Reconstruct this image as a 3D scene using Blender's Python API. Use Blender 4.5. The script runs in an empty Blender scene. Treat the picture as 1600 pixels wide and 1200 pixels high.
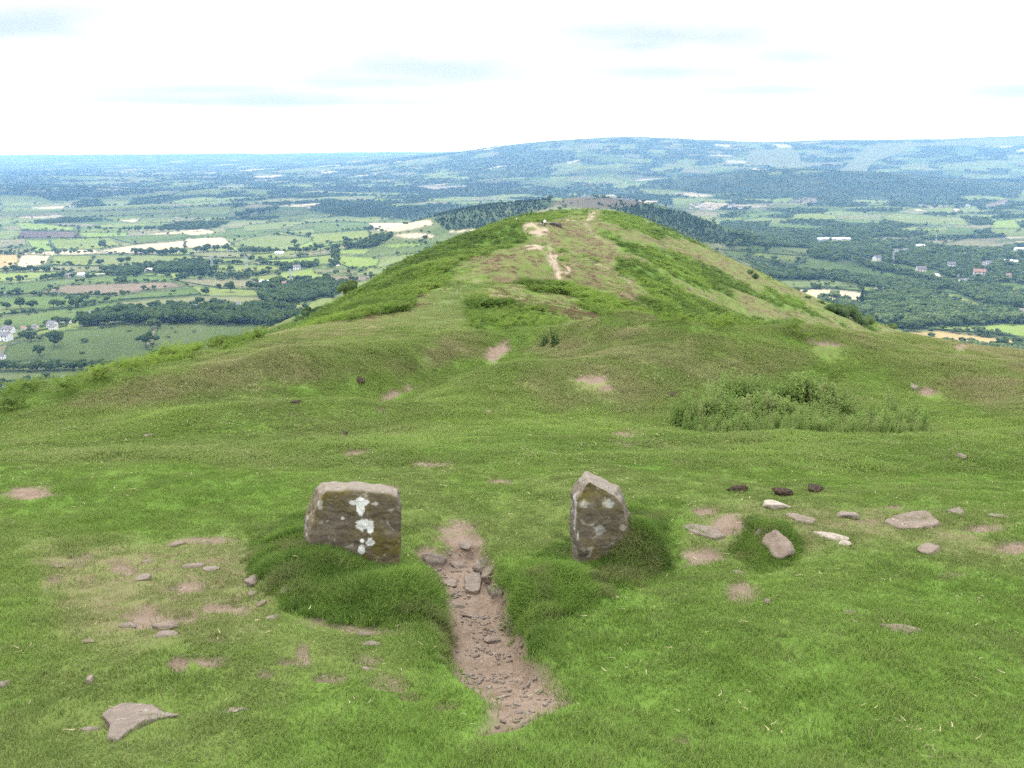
import bpy, bmesh, math, random
import numpy as np
from mathutils import Vector, Matrix
R = math.radians
rng = np.random.default_rng(7)
random.seed(7)
S = bpy.context.scene
COL = S.collection

# ------------------------------------------------------------------ survey of the photograph
F, PITCH = 1386.0, R(14.9)          # focal length in photo pixels, camera tilt below the horizon
CP, SP = math.cos(PITCH), math.sin(PITCH)

def px_te(u, v):
    """photo pixel -> (sideways tangent, vertical tangent) of its sight line"""
    a = (np.asarray(u, float) - 800) / F
    b = (600 - np.asarray(v, float)) / F
    dy = CP + b * SP
    return a / dy, (-SP + b * CP) / dy

def te_px(t, e):
    th = np.arctan(e) + PITCH
    b = np.tan(th)
    return t * (CP + b * SP) * F + 800, 600 - b * F

# ------------------------------------------------------------------ noise
def _h(ix, iy, s):
    n = (ix.astype(np.int64) * 374761393 + iy.astype(np.int64) * 668265263 + s * 974711) & 0xffffffff
    n = ((n ^ (n >> 13)) * 1274126177) & 0xffffffff
    return ((n ^ (n >> 16)) & 0xffff) / 65535.0

def vnoise(x, y, s=0):
    x = np.asarray(x, float); y = np.asarray(y, float)
    ix, iy = np.floor(x), np.floor(y)
    fx, fy = x - ix, y - iy
    fx = fx * fx * fx * (fx * (fx * 6 - 15) + 10); fy = fy * fy * fy * (fy * (fy * 6 - 15) + 10)
    a, b = _h(ix, iy, s), _h(ix + 1, iy, s)
    c, d = _h(ix, iy + 1, s), _h(ix + 1, iy + 1, s)
    return (a + (b - a) * fx) * (1 - fy) + (c + (d - c) * fx) * fy

def fbm(x, y, o=4, s=0, g=0.5):
    v, a, n = 0, 1.0, 0
    for k in range(o):
        ca, sa = math.cos(0.7 * k), math.sin(0.7 * k)
        v = v + a * (vnoise((x * ca - y * sa) * 2 ** k, (x * sa + y * ca) * 2 ** k, s + 17 * k) * 2 - 1)
        n += a; a *= g
    return v / n

def sstep(a, b, x):
    t = np.clip((x - a) / (b - a), 0, 1)
    return t * t * (3 - 2 * t)

def sdf_poly(px, py, poly):
    """signed distance to a polygon, positive inside"""
    poly = np.asarray(poly, float)
    d = np.full(px.shape, 1e18); ins = np.zeros(px.shape, bool)
    for (ax, ay), (bx, by) in zip(poly, np.roll(poly, -1, 0)):
        ex, ey = bx - ax, by - ay
        wx, wy = px - ax, py - ay
        h = np.clip((wx * ex + wy * ey) / (ex * ex + ey * ey + 1e-12), 0, 1)
        d = np.minimum(d, (wx - ex * h) ** 2 + (wy - ey * h) ** 2)
        c = ((ay > py) != (by > py)) & (px < (bx - ax) * (py - ay) / ((by - ay) if by != ay else 1e-9) + ax)
        ins ^= c
    return np.where(ins, 1, -1) * np.sqrt(d)

def soft_poly(u, v, poly, soft):
    """0..1 mask of a polygon, evaluated only near its bounds"""
    poly = np.asarray(poly, float); m = np.zeros(u.shape)
    lo, hi = poly.min(0) - 3 * soft, poly.max(0) + 3 * soft
    k = (u > lo[0]) & (u < hi[0]) & (v > lo[1]) & (v < hi[1])
    if k.any(): m[k] = sstep(-soft, soft, sdf_poly(u[k], v[k], poly))
    return m

# ------------------------------------------------------------------ lofted terrain: sections at growing distance
class Loft:
    def __init__(self, U, rows, t0, t1, smooth):
        Ys = np.array(sorted(rows)); self.l0, self.l1 = math.log(Ys[0]), math.log(Ys[-1])
        self.tn, self.ln = 500, 700
        self.t0, self.t1 = t0, t1
        T = np.linspace(t0, t1, self.tn)
        k = np.exp(-0.5 * (np.arange(-40, 41) / smooth) ** 2); k /= k.sum()
        E = []
        for Y in Ys:
            t, e = px_te(U, rows[Y])
            r = np.interp(T, t, e)
            E.append(np.convolve(np.pad(r, 40, mode='edge'), k, 'valid'))
        E = np.array(E); L = np.log(Ys)
        h = np.diff(L)[:, None]; dl = np.diff(E, axis=0) / h
        m = np.zeros_like(E)
        w1, w2 = 2 * h[1:] + h[:-1], h[1:] + 2 * h[:-1]
        with np.errstate(divide='ignore', invalid='ignore'):
            hm = (w1 + w2) / (w1 / dl[:-1] + w2 / dl[1:])
        m[1:-1] = np.where(dl[:-1] * dl[1:] > 0, hm, 0); m[0] = dl[0]; m[-1] = dl[-1]
        out = np.zeros((self.ln, self.tn)); q = np.linspace(self.l0, self.l1, self.ln)
        i = np.clip(np.searchsorted(L, q, side='right') - 1, 0, len(L) - 2)
        s = ((q - L[i]) / (L[i + 1] - L[i]))[:, None]; hh = (L[i + 1] - L[i])[:, None]
        out = (2 * s**3 - 3 * s**2 + 1) * E[i] + (s**3 - 2 * s**2 + s) * hh * m[i] + (-2 * s**3 + 3 * s**2) * E[i + 1] + (s**3 - s**2) * hh * m[i + 1]
        self.E = out
    def z(self, x, y):
        Y = np.clip(y, math.exp(self.l0), math.exp(self.l1))
        p = np.clip((x / Y - self.t0) / (self.t1 - self.t0) * (self.tn - 1), 0, self.tn - 1.001)
        q = np.clip((np.log(Y) - self.l0) / (self.l1 - self.l0) * (self.ln - 1), 0, self.ln - 1.001)
        i, j = p.astype(int), q.astype(int); a, b = p - i, q - j
        E = self.E
        e = (E[j, i] * (1 - a) + E[j, i + 1] * a) * (1 - b) + (E[j + 1, i] * (1 - a) + E[j + 1, i + 1] * a) * b
        return e * Y

U1 = [-500, 0, 100, 200, 300, 400, 500, 600, 700, 800, 900, 1000, 1100, 1250, 1400, 1600, 2100]
ROWS1 = {
 2.0:  [1240] * 17,
 2.2:  [1200] * 17,
 3.2:  [1006, 1008, 1008, 1009, 1010, 1010, 1010, 1012, 1016, 1016, 1012, 1008, 1004, 1000, 998, 996, 990],
 4.4:  [880, 884, 885, 886, 887, 888, 889, 890, 895, 895, 892, 890, 888, 886, 884, 882, 880],
 5.2:  [820, 824, 825, 826, 827, 828, 829, 830, 832, 832, 832, 826, 814, 811, 811, 811, 811],
 6.0:  [772, 775, 776, 777, 778, 779, 780, 780, 782, 782, 780, 777, 772, 771, 771, 771, 771],
 7.0:  [735, 737, 738, 739, 740, 740, 740, 740, 740, 740, 740, 742, 754, 759, 759, 758, 755],
 8.5:  [704, 706, 707, 708, 708, 708, 707, 706, 706, 706, 706, 706, 711, 715, 715, 713, 710],
 10.0: [682, 686, 686, 684, 683, 682, 682, 682, 680, 680, 680, 680, 680, 679, 678, 678, 676],
 11.0: [670, 670, 669, 668, 666, 664, 664, 664, 664, 664, 664, 668, 679, 685, 684, 675, 660],
 12.5: [660, 646, 646, 644, 641, 639, 639, 640, 642, 640, 640, 645, 656, 666, 664, 648, 630],
 14.5: [680, 628, 620, 616, 612, 609, 611, 615, 620, 615, 612, 611, 620, 630, 626, 612, 600],
 17.0: [740, 620, 604, 590, 583, 578, 580, 585, 595, 585, 570, 565, 570, 576, 580, 585, 575],
 19.5: [820, 645, 603, 575, 565, 557, 558, 560, 566, 560, 545, 540, 536, 540, 550, 562, 560],
 22.0: [920, 720, 640, 572, 553, 542, 540, 540, 542, 548, 540, 535, 533, 532, 530, 552, 565],
 26.0: [1050, 830, 720, 605, 552, 530, 524, 522, 522, 528, 528, 532, 545, 540, 518, 556, 600],
 32.0: [1150, 930, 820, 690, 580, 528, 513, 508, 502, 505, 512, 530, 560, 570, 540, 590, 700],
 42.0: [1200, 990, 890, 780, 650, 548, 508, 493, 478, 480, 495, 520, 560, 600, 600, 650, 800],
 60.0: [1250, 1030, 930, 830, 710, 590, 497, 465, 448, 450, 465, 495, 545, 610, 640, 700, 850],
 85.0: [1200, 1000, 910, 820, 720, 610, 490, 444, 425, 428, 440, 470, 520, 590, 650, 750, 900],
 120.0: [1150, 950, 880, 790, 700, 600, 494, 431, 404, 400, 408, 430, 480, 552, 620, 720, 900],
 155.0: [1100, 900, 840, 750, 670, 590, 500, 428, 389, 375, 378, 400, 440, 515, 580, 690, 850],
 195.0: [1050, 850, 790, 720, 640, 570, 500, 433, 382, 352, 352, 371, 408, 485, 550, 650, 800],
 260.0: [950, 800, 740, 670, 600, 545, 495, 440, 382, 341, 331, 346, 388, 463, 525, 600, 750],
 330.0: [900, 750, 700, 640, 580, 530, 485, 440, 388, 345, 324, 340, 385, 460, 520, 580, 700],
 420.0: [850, 720, 670, 620, 570, 520, 480, 440, 395, 355, 335, 348, 388, 462, 520, 570, 690],
 600.0: [880, 780, 740, 690, 640, 590, 550, 500, 460, 425, 405, 415, 445, 500, 560, 620, 750],
 900.0: [900, 820, 800, 780, 760, 740, 720, 700, 690, 680, 680, 680, 690, 700, 720, 760, 850],
}
ridge = Loft(U1, ROWS1, -1.0, 1.0, 9)

U2 = [-600, 0, 400, 560, 640, 700, 760, 850, 920, 1000, 1060, 1120, 1180, 1250, 1400, 1600, 2200]
ROWS2 = {
 450:  [905] * 17,
 700:  [713] * 17,
 1000: [586] * 17,
 1300: [504, 504, 504, 500, 490, 480, 475, 470, 470, 470, 475, 480, 495, 502, 504, 504, 504],
 1800: [442, 441, 440, 425, 400, 385, 370, 360, 352, 360, 375, 400, 425, 440, 441, 441, 441],
 2250: [408, 408, 406, 385, 348, 334, 322, 315, 307, 315, 327, 350, 378, 400, 406, 406, 406],
 2700: [387, 386, 384, 370, 352, 342, 330, 322, 316, 324, 336, 358, 376, 384, 385, 384, 382],
 3250: [363, 363, 362, 358, 355, 352, 350, 350, 350, 352, 354, 358, 361, 362, 362, 360, 358],
 4500: [334, 333, 332, 331, 331, 331, 330, 330, 330, 330, 330, 330, 330, 330, 328, 326, 322],
 5600: [316, 315, 314, 313, 313, 313, 312, 312, 312, 312, 312, 311, 311, 310, 308, 309, 309],
 6300: [307, 306, 305, 304, 304, 304, 304, 303, 303, 302, 298, 288, 285, 286, 288, 300, 302],
 6900: [300, 299, 299, 298, 298, 298, 298, 297, 296, 294, 284, 270, 266, 269, 276, 290, 297],
 8000: [292, 291, 291, 290, 289, 286, 285, 283, 281, 280, 278, 276, 275, 276, 278, 282, 283],
 9500: [281, 280, 280, 278, 276, 271, 266, 259, 256, 256, 257, 257, 258, 258, 257, 256, 255],
 11000: [274, 273, 272, 268, 262, 256, 247, 236, 231, 231, 234, 238, 240, 240, 238, 233, 230],
 12500: [269, 268, 267, 260, 250, 241, 231, 218, 214, 214, 216, 219, 222, 221, 217, 214, 210],
 14000: [265, 264, 262, 254, 246, 240, 232, 220, 216, 216, 219, 222, 224, 223, 219, 213, 208],
 18000: [256, 256, 252, 247, 242, 239, 236, 235, 235, 235, 235, 235, 235, 235, 235, 235, 235],
 24000: [249, 248, 246, 243, 242, 241, 240, 240, 240, 240, 240, 240, 240, 240, 240, 240, 240],
 32000: [244, 243, 241, 239, 238, 238, 238, 238, 238, 238, 238, 238, 238, 238, 238, 238, 238],
 38000: [246, 246, 245, 244, 243, 242, 242, 242, 242, 242, 242, 242, 242, 242, 242, 242, 242],
}
vale = Loft(U2, ROWS2, -1.1, 1.1, 7)

def vale_z(x, y):
    x = np.asarray(x, float); y = np.asarray(y, float)
    z = vale.z(x, y)
    amp = np.interp(y, [450, 1500, 3000, 5000, 8000, 12000, 20000, 38000], [3, 5, 11, 20, 42, 20, 30, 42])
    z = z + amp * fbm(x / 900 + 3.1, y / 700, 3, 5) + 0.5 * amp * fbm(x / 2600, y / 2400 + 9, 2, 55)
    return z

# ---- small forms of the summit ground, in metres: (pixel centre | line) resolved on the lofted surface
def cast(u, v, zf, Y0, Y1, n=3000):
    t, e = px_te(u, v)
    Y = np.exp(np.linspace(math.log(Y0), math.log(Y1), n))
    g = zf(t * Y, Y) >= e * Y
    k = int(np.argmax(g)) if g.any() else n - 1
    return float(t * Y[k]), float(Y[k])

def cast_r(u, v): return cast(u, v, ridge.z, 2.0, 400)

BUMPS = []      # (ax, ay, bx, by, radius across, height, hardness)
def bump(p, q, rad, h, hard=2.0):
    a = cast_r(*p); b = cast_r(*q) if q else a
    BUMPS.append((a[0], a[1], b[0], b[1], rad, h, hard))
def bump_at(x, y, rad, h, hard=2.0, x2=None, y2=None):
    BUMPS.append((x, y, x if x2 is None else x2, y if y2 is None else y2, rad, h, hard))

bump((470, 590), (735, 552), 0.9, 0.55, 2.6)          # grown-over bank on the left of the gap
bump((835, 545), (965, 544), 0.85, 0.5, 2.6)          # and on its right
bump((1000, 545), (1010, 545), 1.6, 0.28)
bump((1120, 568), (1235, 564), 1.3, 0.55)
bump((1310, 552), (1420, 545), 1.1, 0.32)
bump((1530, 585), (1640, 588), 1.4, 0.22)
bump((660, 592), (600, 632), 0.6, -0.2); bump((500, 610), (600, 600), 1.0, -0.15); bump((700, 655), (840, 650), 0.9, -0.10); bump((640, 640), (760, 610), 0.8, 0.18); bump((330, 665), (500, 650), 0.7, 0.14); bump((1020, 705), (1120, 700), 0.6, -0.06)        # worn way through the hollow
bump((860, 606), (980, 600), 1.2, 0.42)
bump((200, 625), (330, 606), 0.9, 0.38)
bump((60, 640), (160, 625), 0.8, 0.15)
bump((1280, 530), (1300, 527), 0.7, -0.25)
bump((1330, 590), (1450, 615), 0.9, -0.18)
bump((790, 430), (850, 425), 2.2, 0.9); bump((840, 425), (850, 427), 1.6, 0.9)
bump((830, 402), (850, 400), 3, 1.2)
bump((700, 500), (720, 470), 2.2, -0.25)         # the mown track
bump((880, 395), (870, 420), 1.8, -0.6)          # the eroded path on the knoll
bump((905, 440), (960, 470), 3, 0.7)
bump((1000, 440), (1120, 500), 3.5, -1.0); bump((1010, 420), (1160, 490), 3.5, 0.9)
bump((940, 375), (1100, 430), 4, 0.9)
for (ax, ay, bx, by, r_, h_) in [(560, 705, 620, 708, .5, .05), (1100, 735, 1500, 735, 1.0, .08), (250, 720, 480, 700, .9, .06), (300, 660, 520, 655, .7, .08)]:
    bump((ax, ay), (bx, by), r_, h_)

# mounds of turf the two standing stones are set in
X = lambda u, Y: (u - 800) / F * Y / (CP + 0.0)   # rough, for sideways size only
def xz(u, v, Y):
    t, e = px_te(u, v); return float(t * Y), float(e * Y)
bump_at(xz(470, 850, 4.5)[0], 4.58, 0.24, 0.13, 2.4, xz(486, 900, 4.2)[0], 4.2)
bump_at(xz(520, 900, 4.0)[0], 3.93, 0.23, 0.05, 2.8, xz(630, 900, 3.95)[0], 3.98)
bump_at(xz(600, 930, 3.8)[0], 3.82, 0.16, 0.05, 2.6, xz(660, 930, 3.9)[0], 3.9)
bump_at(xz(995, 850, 4.5)[0], 4.52, 0.13, 0.24, 3.0)
bump_at(xz(945, 880, 4.36)[0], 4.38, 0.15, 0.012, 2.6, xz(880, 900, 4.2)[0], 4.12)
bump_at(xz(850, 930, 3.95)[0], 3.95, 0.15, 0.06, 2.8, xz(862, 900, 4.2)[0], 4.15)
bump_at(xz(1160, 850, 4.95)[0], 5.0, 0.20, 0.075, 2.5, xz(1215, 850, 4.95)[0], 4.95)
bump_at(xz(1180, 880, 4.6)[0], 4.62, 0.25, -0.05, 2.0)

PATH = [(650, 863), (670, 897), (688, 927), (688, 987), (697, 1033), (733, 1067), (773, 1090), (763, 1143), (790, 1146), (827, 1120), (890, 1090),
        (873, 1063), (837, 1030), (817, 987), (807, 953), (790, 930), (773, 903), (760, 867), (747, 850), (707, 853), (677, 860)]

def ridge_base(x, y):
    z = ridge.z(x, y)
    z = z + np.where(y < 2.0, (2.0 - y) * 0.06, 0)
    for ax, ay, bx, by, r_, h_, hd in BUMPS:
        ex, ey = bx - ax, by - ay; L2 = ex * ex + ey * ey
        k = (x > min(ax, bx) - 3.5 * r_) & (x < max(ax, bx) + 3.5 * r_) & (y > min(ay, by) - 3.5 * r_) & (y < max(ay, by) + 3.5 * r_)
        if not k.any(): continue
        xx, yy = x[k], y[k]
        s = np.clip(((xx - ax) * ex + (yy - ay) * ey) / L2, 0, 1) if L2 > 1e-9 else 0
        d = np.hypot(xx - ax - ex * s, yy - ay - ey * s) / r_
        z[k] += h_ * np.exp(-0.7 * d ** hd)
    return z

def ridge_uv(x, y, z=None):
    """photo pixel of a ground point (used only to look the survey up)"""
    Y = np.maximum(y, 0.3)
    if z is None: z = ridge_base(x, y)
    return te_px(x / Y, z / Y)

_pathw = np.array([cast_r(u, v) for u, v in PATH])
def path_sd(x, y):
    wx = 0.035 * fbm(x / 0.16, y / 0.16, 3, 41); wy = 0.05 * fbm(x / 0.16 + 7, y / 0.16, 3, 42)
    d = np.full(x.shape, -9.0)
    k = (np.abs(x) < 1.2) & (y > 2.0) & (y < 6.0)
    if k.any(): d[k] = sdf_poly(x[k] + wx[k], y[k] + wy[k], _pathw)
    return d

def ridge_z(x, y):
    x = np.asarray(x, float); y = np.asarray(y, float)
    z = ridge_base(x, y)
    pd = path_sd(x, y)
    depth = 0.13 * sstep(2.4, 3.4, y) * (1 - 0.5 * sstep(4.3, 5.2, y)) + 0.015
    z = z - depth * sstep(-0.05, 0.06, pd)
    d = np.hypot(x, y)
    inp = sstep(-0.02, 0.05, pd)
    z = z + inp * 0.018 * fbm(x / 0.09, y / 0.09, 4, 61)
    near = 1 - sstep(20, 45, d)
    z = z + near * (0.045 * fbm(x / 1.1, y / 1.1, 3, 2) + 0.028 * fbm(x / 0.27, y / 0.27, 3, 3) * (1 - inp))
    rough = sstep(13, 20, d)
    z = z + rough * (1 - near) * (0.6 * fbm(x / 5, y / 7, 4, 11) + 1.7 * fbm(x / 22, y / 26, 3, 12)) * sstep(14, 60, y) + rough * near * 0.06 * fbm(x / 0.7, y / 0.7, 3, 13)
    return z

def ground(x, y):
    return float(ridge_z(np.array([float(x)]), np.array([float(y)]))[0])
def vground(x, y):
    return float(vale_z(np.array([float(x)]), np.array([float(y)]))[0])
def vcast(u, v): return cast(u, v, vale_z, 460, 36000, 4000)
def rcast(u, v): return cast(u, v, ridge_z, 2.0, 400, 4000)
# ------------------------------------------------------------------ object helpers
def tag(o, label=None, cat=None, group=None, kind=None):
    if label: o['label'] = label
    if cat: o['category'] = cat
    if group: o['group'] = group
    if kind: o['kind'] = kind
    return o

def link(name, me, mat=None, parent=None, smooth=True):
    o = bpy.data.objects.new(name, me); COL.objects.link(o)
    if mat is not None:
        if not me.materials: me.materials.append(mat)
    if parent is not None: o.parent = parent
    return o

def mesh_np(name, V, Q, smooth=True):
    """mesh from vertex array and a list of equal-length faces"""
    V = np.asarray(V, np.float32); Q = np.asarray(Q, np.int32)
    me = bpy.data.meshes.new(name); n = Q.shape[1]
    me.vertices.add(len(V)); me.vertices.foreach_set('co', V.ravel())
    me.loops.add(Q.size); me.loops.foreach_set('vertex_index', Q.ravel())
    me.polygons.add(len(Q)); me.polygons.foreach_set('loop_start', np.arange(0, Q.size, n, dtype=np.int32))
    me.polygons.foreach_set('loop_total', np.full(len(Q), n, np.int32))
    me.polygons.foreach_set('use_smooth', np.full(len(Q), smooth, bool))
    me.update(calc_edges=True)
    return me

def fattr(me, name, val):
    a = me.attributes.new(name, 'FLOAT', 'POINT'); a.data.foreach_set('value', np.asarray(val, np.float32))
def cattr(me, name, rgb):
    a = me.attributes.new(name, 'FLOAT_COLOR', 'POINT')
    c = np.ones((len(rgb), 4), np.float32); c[:, :3] = rgb; a.data.foreach_set('color', c.ravel())

def grid_mesh(name, X, Y, Z):
    n, m = X.shape
    V = np.stack([X, Y, Z], -1).reshape(-1, 3)
    i = np.arange(n * m).reshape(n, m)
    Q = np.stack([i[:-1, :-1], i[:-1, 1:], i[1:, 1:], i[1:, :-1]], -1).reshape(-1, 4)
    return mesh_np(name, V, Q)

def empty(name, loc, rz=0.0):
    o = bpy.data.objects.new(name, None); COL.objects.link(o)
    o.location = loc; o.rotation_euler = (0, 0, rz); o.empty_display_size = 0.1
    return o

# ------------------------------------------------------------------ node helpers
class NT:
    def __init__(self, name):
        self.m = bpy.data.materials.new(name); self.m.use_nodes = True
        self.t = self.m.node_tree; self.t.nodes.clear()
        self.out = self.t.nodes.new('ShaderNodeOutputMaterial')
    def n(self, typ, ins=None, **kw):
        nd = self.t.nodes.new(typ)
        for k, v in kw.items(): setattr(nd, k, v)
        for k, v in (ins or {}).items():
            if isinstance(v, bpy.types.NodeSocket): self.t.links.new(v, nd.inputs[k])
            else: nd.inputs[k].default_value = v
        return nd
    def attr(self, name, inst=False):
        nd = self.n('ShaderNodeAttribute', attribute_name=name, attribute_type='INSTANCER' if inst else 'GEOMETRY')
        return nd
    def fac(self, name, inst=False): return self.attr(name, inst).outputs['Fac']
    def pos(self): return self.n('ShaderNodeNewGeometry').outputs['Position']
    def obj(self): return self.n('ShaderNodeTexCoord').outputs['Object']
    def noise(self, co, scale, detail=4, rough=0.55, dist=0.0):
        return self.n('ShaderNodeTexNoise', {'Vector': co, 'Scale': scale, 'Detail': detail, 'Roughness': rough, 'Distortion': dist}).outputs['Fac']
    def ramp(self, f, a, b, lo=0.0, hi=1.0):
        return self.n('ShaderNodeMapRange', {'Value': f, 'From Min': a, 'From Max': b, 'To Min': lo, 'To Max': hi}, clamp=True).outputs[0]
    def mix(self, f, a, b, blend='MIX'):
        nd = self.n('ShaderNodeMix', data_type='RGBA', blend_type=blend)
        for k, v in ((0, f), (6, a), (7, b)):
            if isinstance(v, bpy.types.NodeSocket): self.t.links.new(v, nd.inputs[k])
            else: nd.inputs[k].default_value = v if k == 0 else (*v, 1)
        return nd.outputs[2]
    def math(self, op, a, b=0.0):
        nd = self.n('ShaderNodeMath', operation=op)
        for k, v in ((0, a), (1, b)):
            if isinstance(v, bpy.types.NodeSocket): self.t.links.new(v, nd.inputs[k])
            else: nd.inputs[k].default_value = v
        return nd.outputs[0]
    def bump(self, h, dist, strength=1.0):
        return self.n('ShaderNodeBump', {'Height': h, 'Distance': dist, 'Strength': strength}).outputs[0]
    def bsdf(self, col, rough=0.9, normal=None, spec=0.2, trans=0.0):
        ins = {'Base Color': col if isinstance(col, bpy.types.NodeSocket) else (*col, 1), 'Roughness': rough, 'Specular IOR Level': spec}
        if normal is not None: ins['Normal'] = normal
        b = self.n('ShaderNodeBsdfPrincipled', ins).outputs[0]
        if trans > 0:
            t = self.n('ShaderNodeBsdfTranslucent', {'Color': col if isinstance(col, bpy.types.NodeSocket) else (*col, 1)}).outputs[0]
            b = self.n('ShaderNodeMixShader', {0: trans, 1: b, 2: t}).outputs[0]
        self.t.links.new(b, self.out.inputs['Surface'])
        return self.m

# ------------------------------------------------------------------ what grows where on the summit
def P(scale, ox, oy, pts): return [(ox + x / scale, oy + y / scale) for x, y in pts]
SOIL = [(294, 912, 32, 9), (240, 968, 44, 18), (292, 964, 20, 12), (360, 948, 30, 11), (548, 976, 74, 13), (132, 872, 16, 6), (95, 884, 34, 4), (312, 845, 42, 6),
        (424, 962, 12, 6), (280, 1044, 15, 12), (325, 1042, 26, 7), (472, 1028, 12, 16), (572, 1034, 26, 12), (520, 1068, 20, 8), (602, 1072, 34, 14), (412, 1062, 10, 5),
        (400, 880, 18, 8), (196, 890, 18, 5), (85, 905, 16, 5), (712, 826, 36, 10), (722, 846, 34, 8), (668, 858, 18, 7), (670, 720, 33, 6), (560, 705, 28, 5), (46, 772, 38, 9), (978, 676, 22, 6), (972, 690, 17, 5),
        (775, 750, 18, 3.5), (945, 606, 15, 6), (930, 588, 32, 5), (1143, 821, 24, 13), (1098, 867, 32, 13), (1160, 925, 24, 17), (1578, 857, 30, 12), (1535, 824, 34, 8),
        (1106, 800, 20, 7), (1064, 1154, 16, 7), (1442, 609, 22, 8), (1290, 534, 34, 6), (270, 848, 14, 3), (620, 763, 12, 4), (450, 1040, 14, 5), (1390, 786, 12, 4), (1356, 812, 26, 6),
        (340, 1005, 16, 5), (205, 1130, 36, 16), (700, 1100, 20, 6), (640, 1090, 14, 6), (1225, 1000, 8, 4), (1480, 905, 22, 5), (1495, 540, 20, 4), (560, 580, 10, 3)]
SOILP = [[(585, 641), (600, 612), (625, 603), (650, 602), (668, 596), (640, 613), (615, 627), (602, 642)],
         [(752, 562), (758, 546), (772, 536), (800, 534), (798, 548), (782, 562), (765, 566)]]
TRAILS = [(P(6.15, 740, 300, [(690, 440), (715, 510), (740, 560), (800, 620), (805, 650), (775, 700), (770, 735), (815, 775), (850, 825), (740, 850)]), 2.0, 1.0),
          (P(6.15, 740, 300, [(545, 530), (600, 528), (660, 580), (690, 650), (740, 705)]), 2.2, 1.0), (P(6.15, 740, 300, [(560, 480), (620, 515), (680, 560), (730, 620), (750, 690)]), 1.8, .9),
          (P(6.15, 740, 300, [(490, 400), (560, 365), (660, 408), (690, 445)]), 1.6, .8), (P(6.15, 740, 300, [(1000, 585), (1100, 640), (1220, 710), (1350, 800), (1500, 930)]), 2.0, .35),
          (P(6.15, 740, 300, [(900, 268), (1090, 270), (1110, 220), (1098, 150)]), 1.5, .8), (P(6.15, 740, 300, [(1150, 165), (1120, 262)]), 1.4, .8), (P(6.15, 740, 300, [(980, 280), (1100, 350), (1250, 450), (1420, 530)]), 2.0, .22),
          ([(742, 428), (722, 455), (705, 480), (700, 500)], 3, .25), ([(860, 440), (800, 430), (745, 428)], 2, .35)]
def line_d(u, v, pts):
    d = np.full(u.shape, 1e9); q = np.asarray(pts, float)
    k = (u > q[:, 0].min() - 20) & (u < q[:, 0].max() + 20) & (v > q[:, 1].min() - 20) & (v < q[:, 1].max() + 20)
    uu, vv = u[k], v[k]; dd = d[k]
    for (ax, ay), (bx, by) in zip(q[:-1], q[1:]):
        ex, ey = bx - ax, by - ay; h = np.clip(((uu - ax) * ex + (vv - ay) * ey) / (ex * ex + ey * ey), 0, 1); dd = np.minimum(dd, np.hypot(uu - ax - ex * h, vv - ay - ey * h))
    d[k] = dd; return d
STONY = [P(6.15, 740, 300, [(555, 480), (620, 470), (690, 445), (725, 510), (815, 640), (795, 690), (775, 745), (720, 690), (675, 640), (635, 570), (535, 535)]),
         P(6.15, 740, 300, [(755, 735), (790, 745), (840, 800), (930, 790), (930, 835), (850, 850), (720, 850), (800, 810)]),
         P(6.15, 740, 300, [(480, 370), (560, 350), (690, 395), (650, 415), (500, 405)]),
         P(6.15, 740, 300, [(1085, 150), (1125, 148), (1170, 200), (1135, 265), (1095, 275), (1100, 220)])]
DRY = [[(430, 588), (560, 548), (700, 520), (752, 520), (752, 552), (640, 575), (540, 592), (450, 602)],
       [(800, 600), (850, 560), (960, 538), (1100, 530), (1250, 545), (1270, 560), (1150, 600), (1060, 622), (980, 640), (860, 640)],
       [(1255, 548), (1320, 516), (1440, 518), (1620, 555), (1620, 645), (1500, 622), (1430, 590), (1330, 568)],
       [(200, 596), (330, 563), (450, 532), (540, 510), (640, 505), (620, 540), (450, 590), (300, 622), (150, 645), (0, 672), (0, 645), (150, 614)],
       [(820, 545), (840, 520), (960, 530), (1000, 545), (900, 560)],
       [(1480, 800), (1600, 800), (1600, 880), (1500, 870), (1400, 830)], [(60, 860), (320, 830), (430, 870), (420, 980), (180, 1010), (60, 930)], [(1080, 790), (1500, 790), (1500, 830), (1200, 870), (1080, 850)]]
DRY += [P(2.667, 500, 200, q) for q in (
       [(950, 385), (1060, 385), (1200, 460), (1330, 560), (1350, 640), (1200, 610), (1060, 540), (1000, 460)],
       [(1000, 368), (1150, 390), (1500, 465), (1600, 505), (1720, 560), (1850, 660), (1700, 600), (1450, 515), (1250, 440)],
       [(680, 690), (800, 680), (1000, 740), (1200, 800), (1400, 850), (1620, 870), (1620, 905), (1300, 885), (1000, 835), (850, 790), (700, 760)],
       [(1050, 530), (1200, 620), (1400, 720), (1600, 830), (1720, 900), (1700, 910), (1380, 810), (1200, 750), (1080, 660), (960, 600)],
       [(560, 640), (700, 600), (740, 560), (880, 520), (900, 560), (760, 620), (620, 690), (400, 800), (380, 820), (0, 840), (200, 775), (400, 710)],
       [(870, 440), (960, 390), (1010, 420), (990, 520), (930, 470)], [(1600, 620), (1750, 660), (1900, 760), (2050, 850), (2000, 860), (1800, 780)])]
BRK = [[(0, 685), (0, 600), (100, 586), (180, 560), (290, 542), (330, 542), (310, 566), (240, 588), (150, 612), (50, 648)],
       [(330, 545), (420, 520), (470, 500), (500, 488), (520, 505), (440, 525), (350, 556)], [(-300, 640), (-10, 600), (0, 690), (-200, 720)]]
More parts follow.
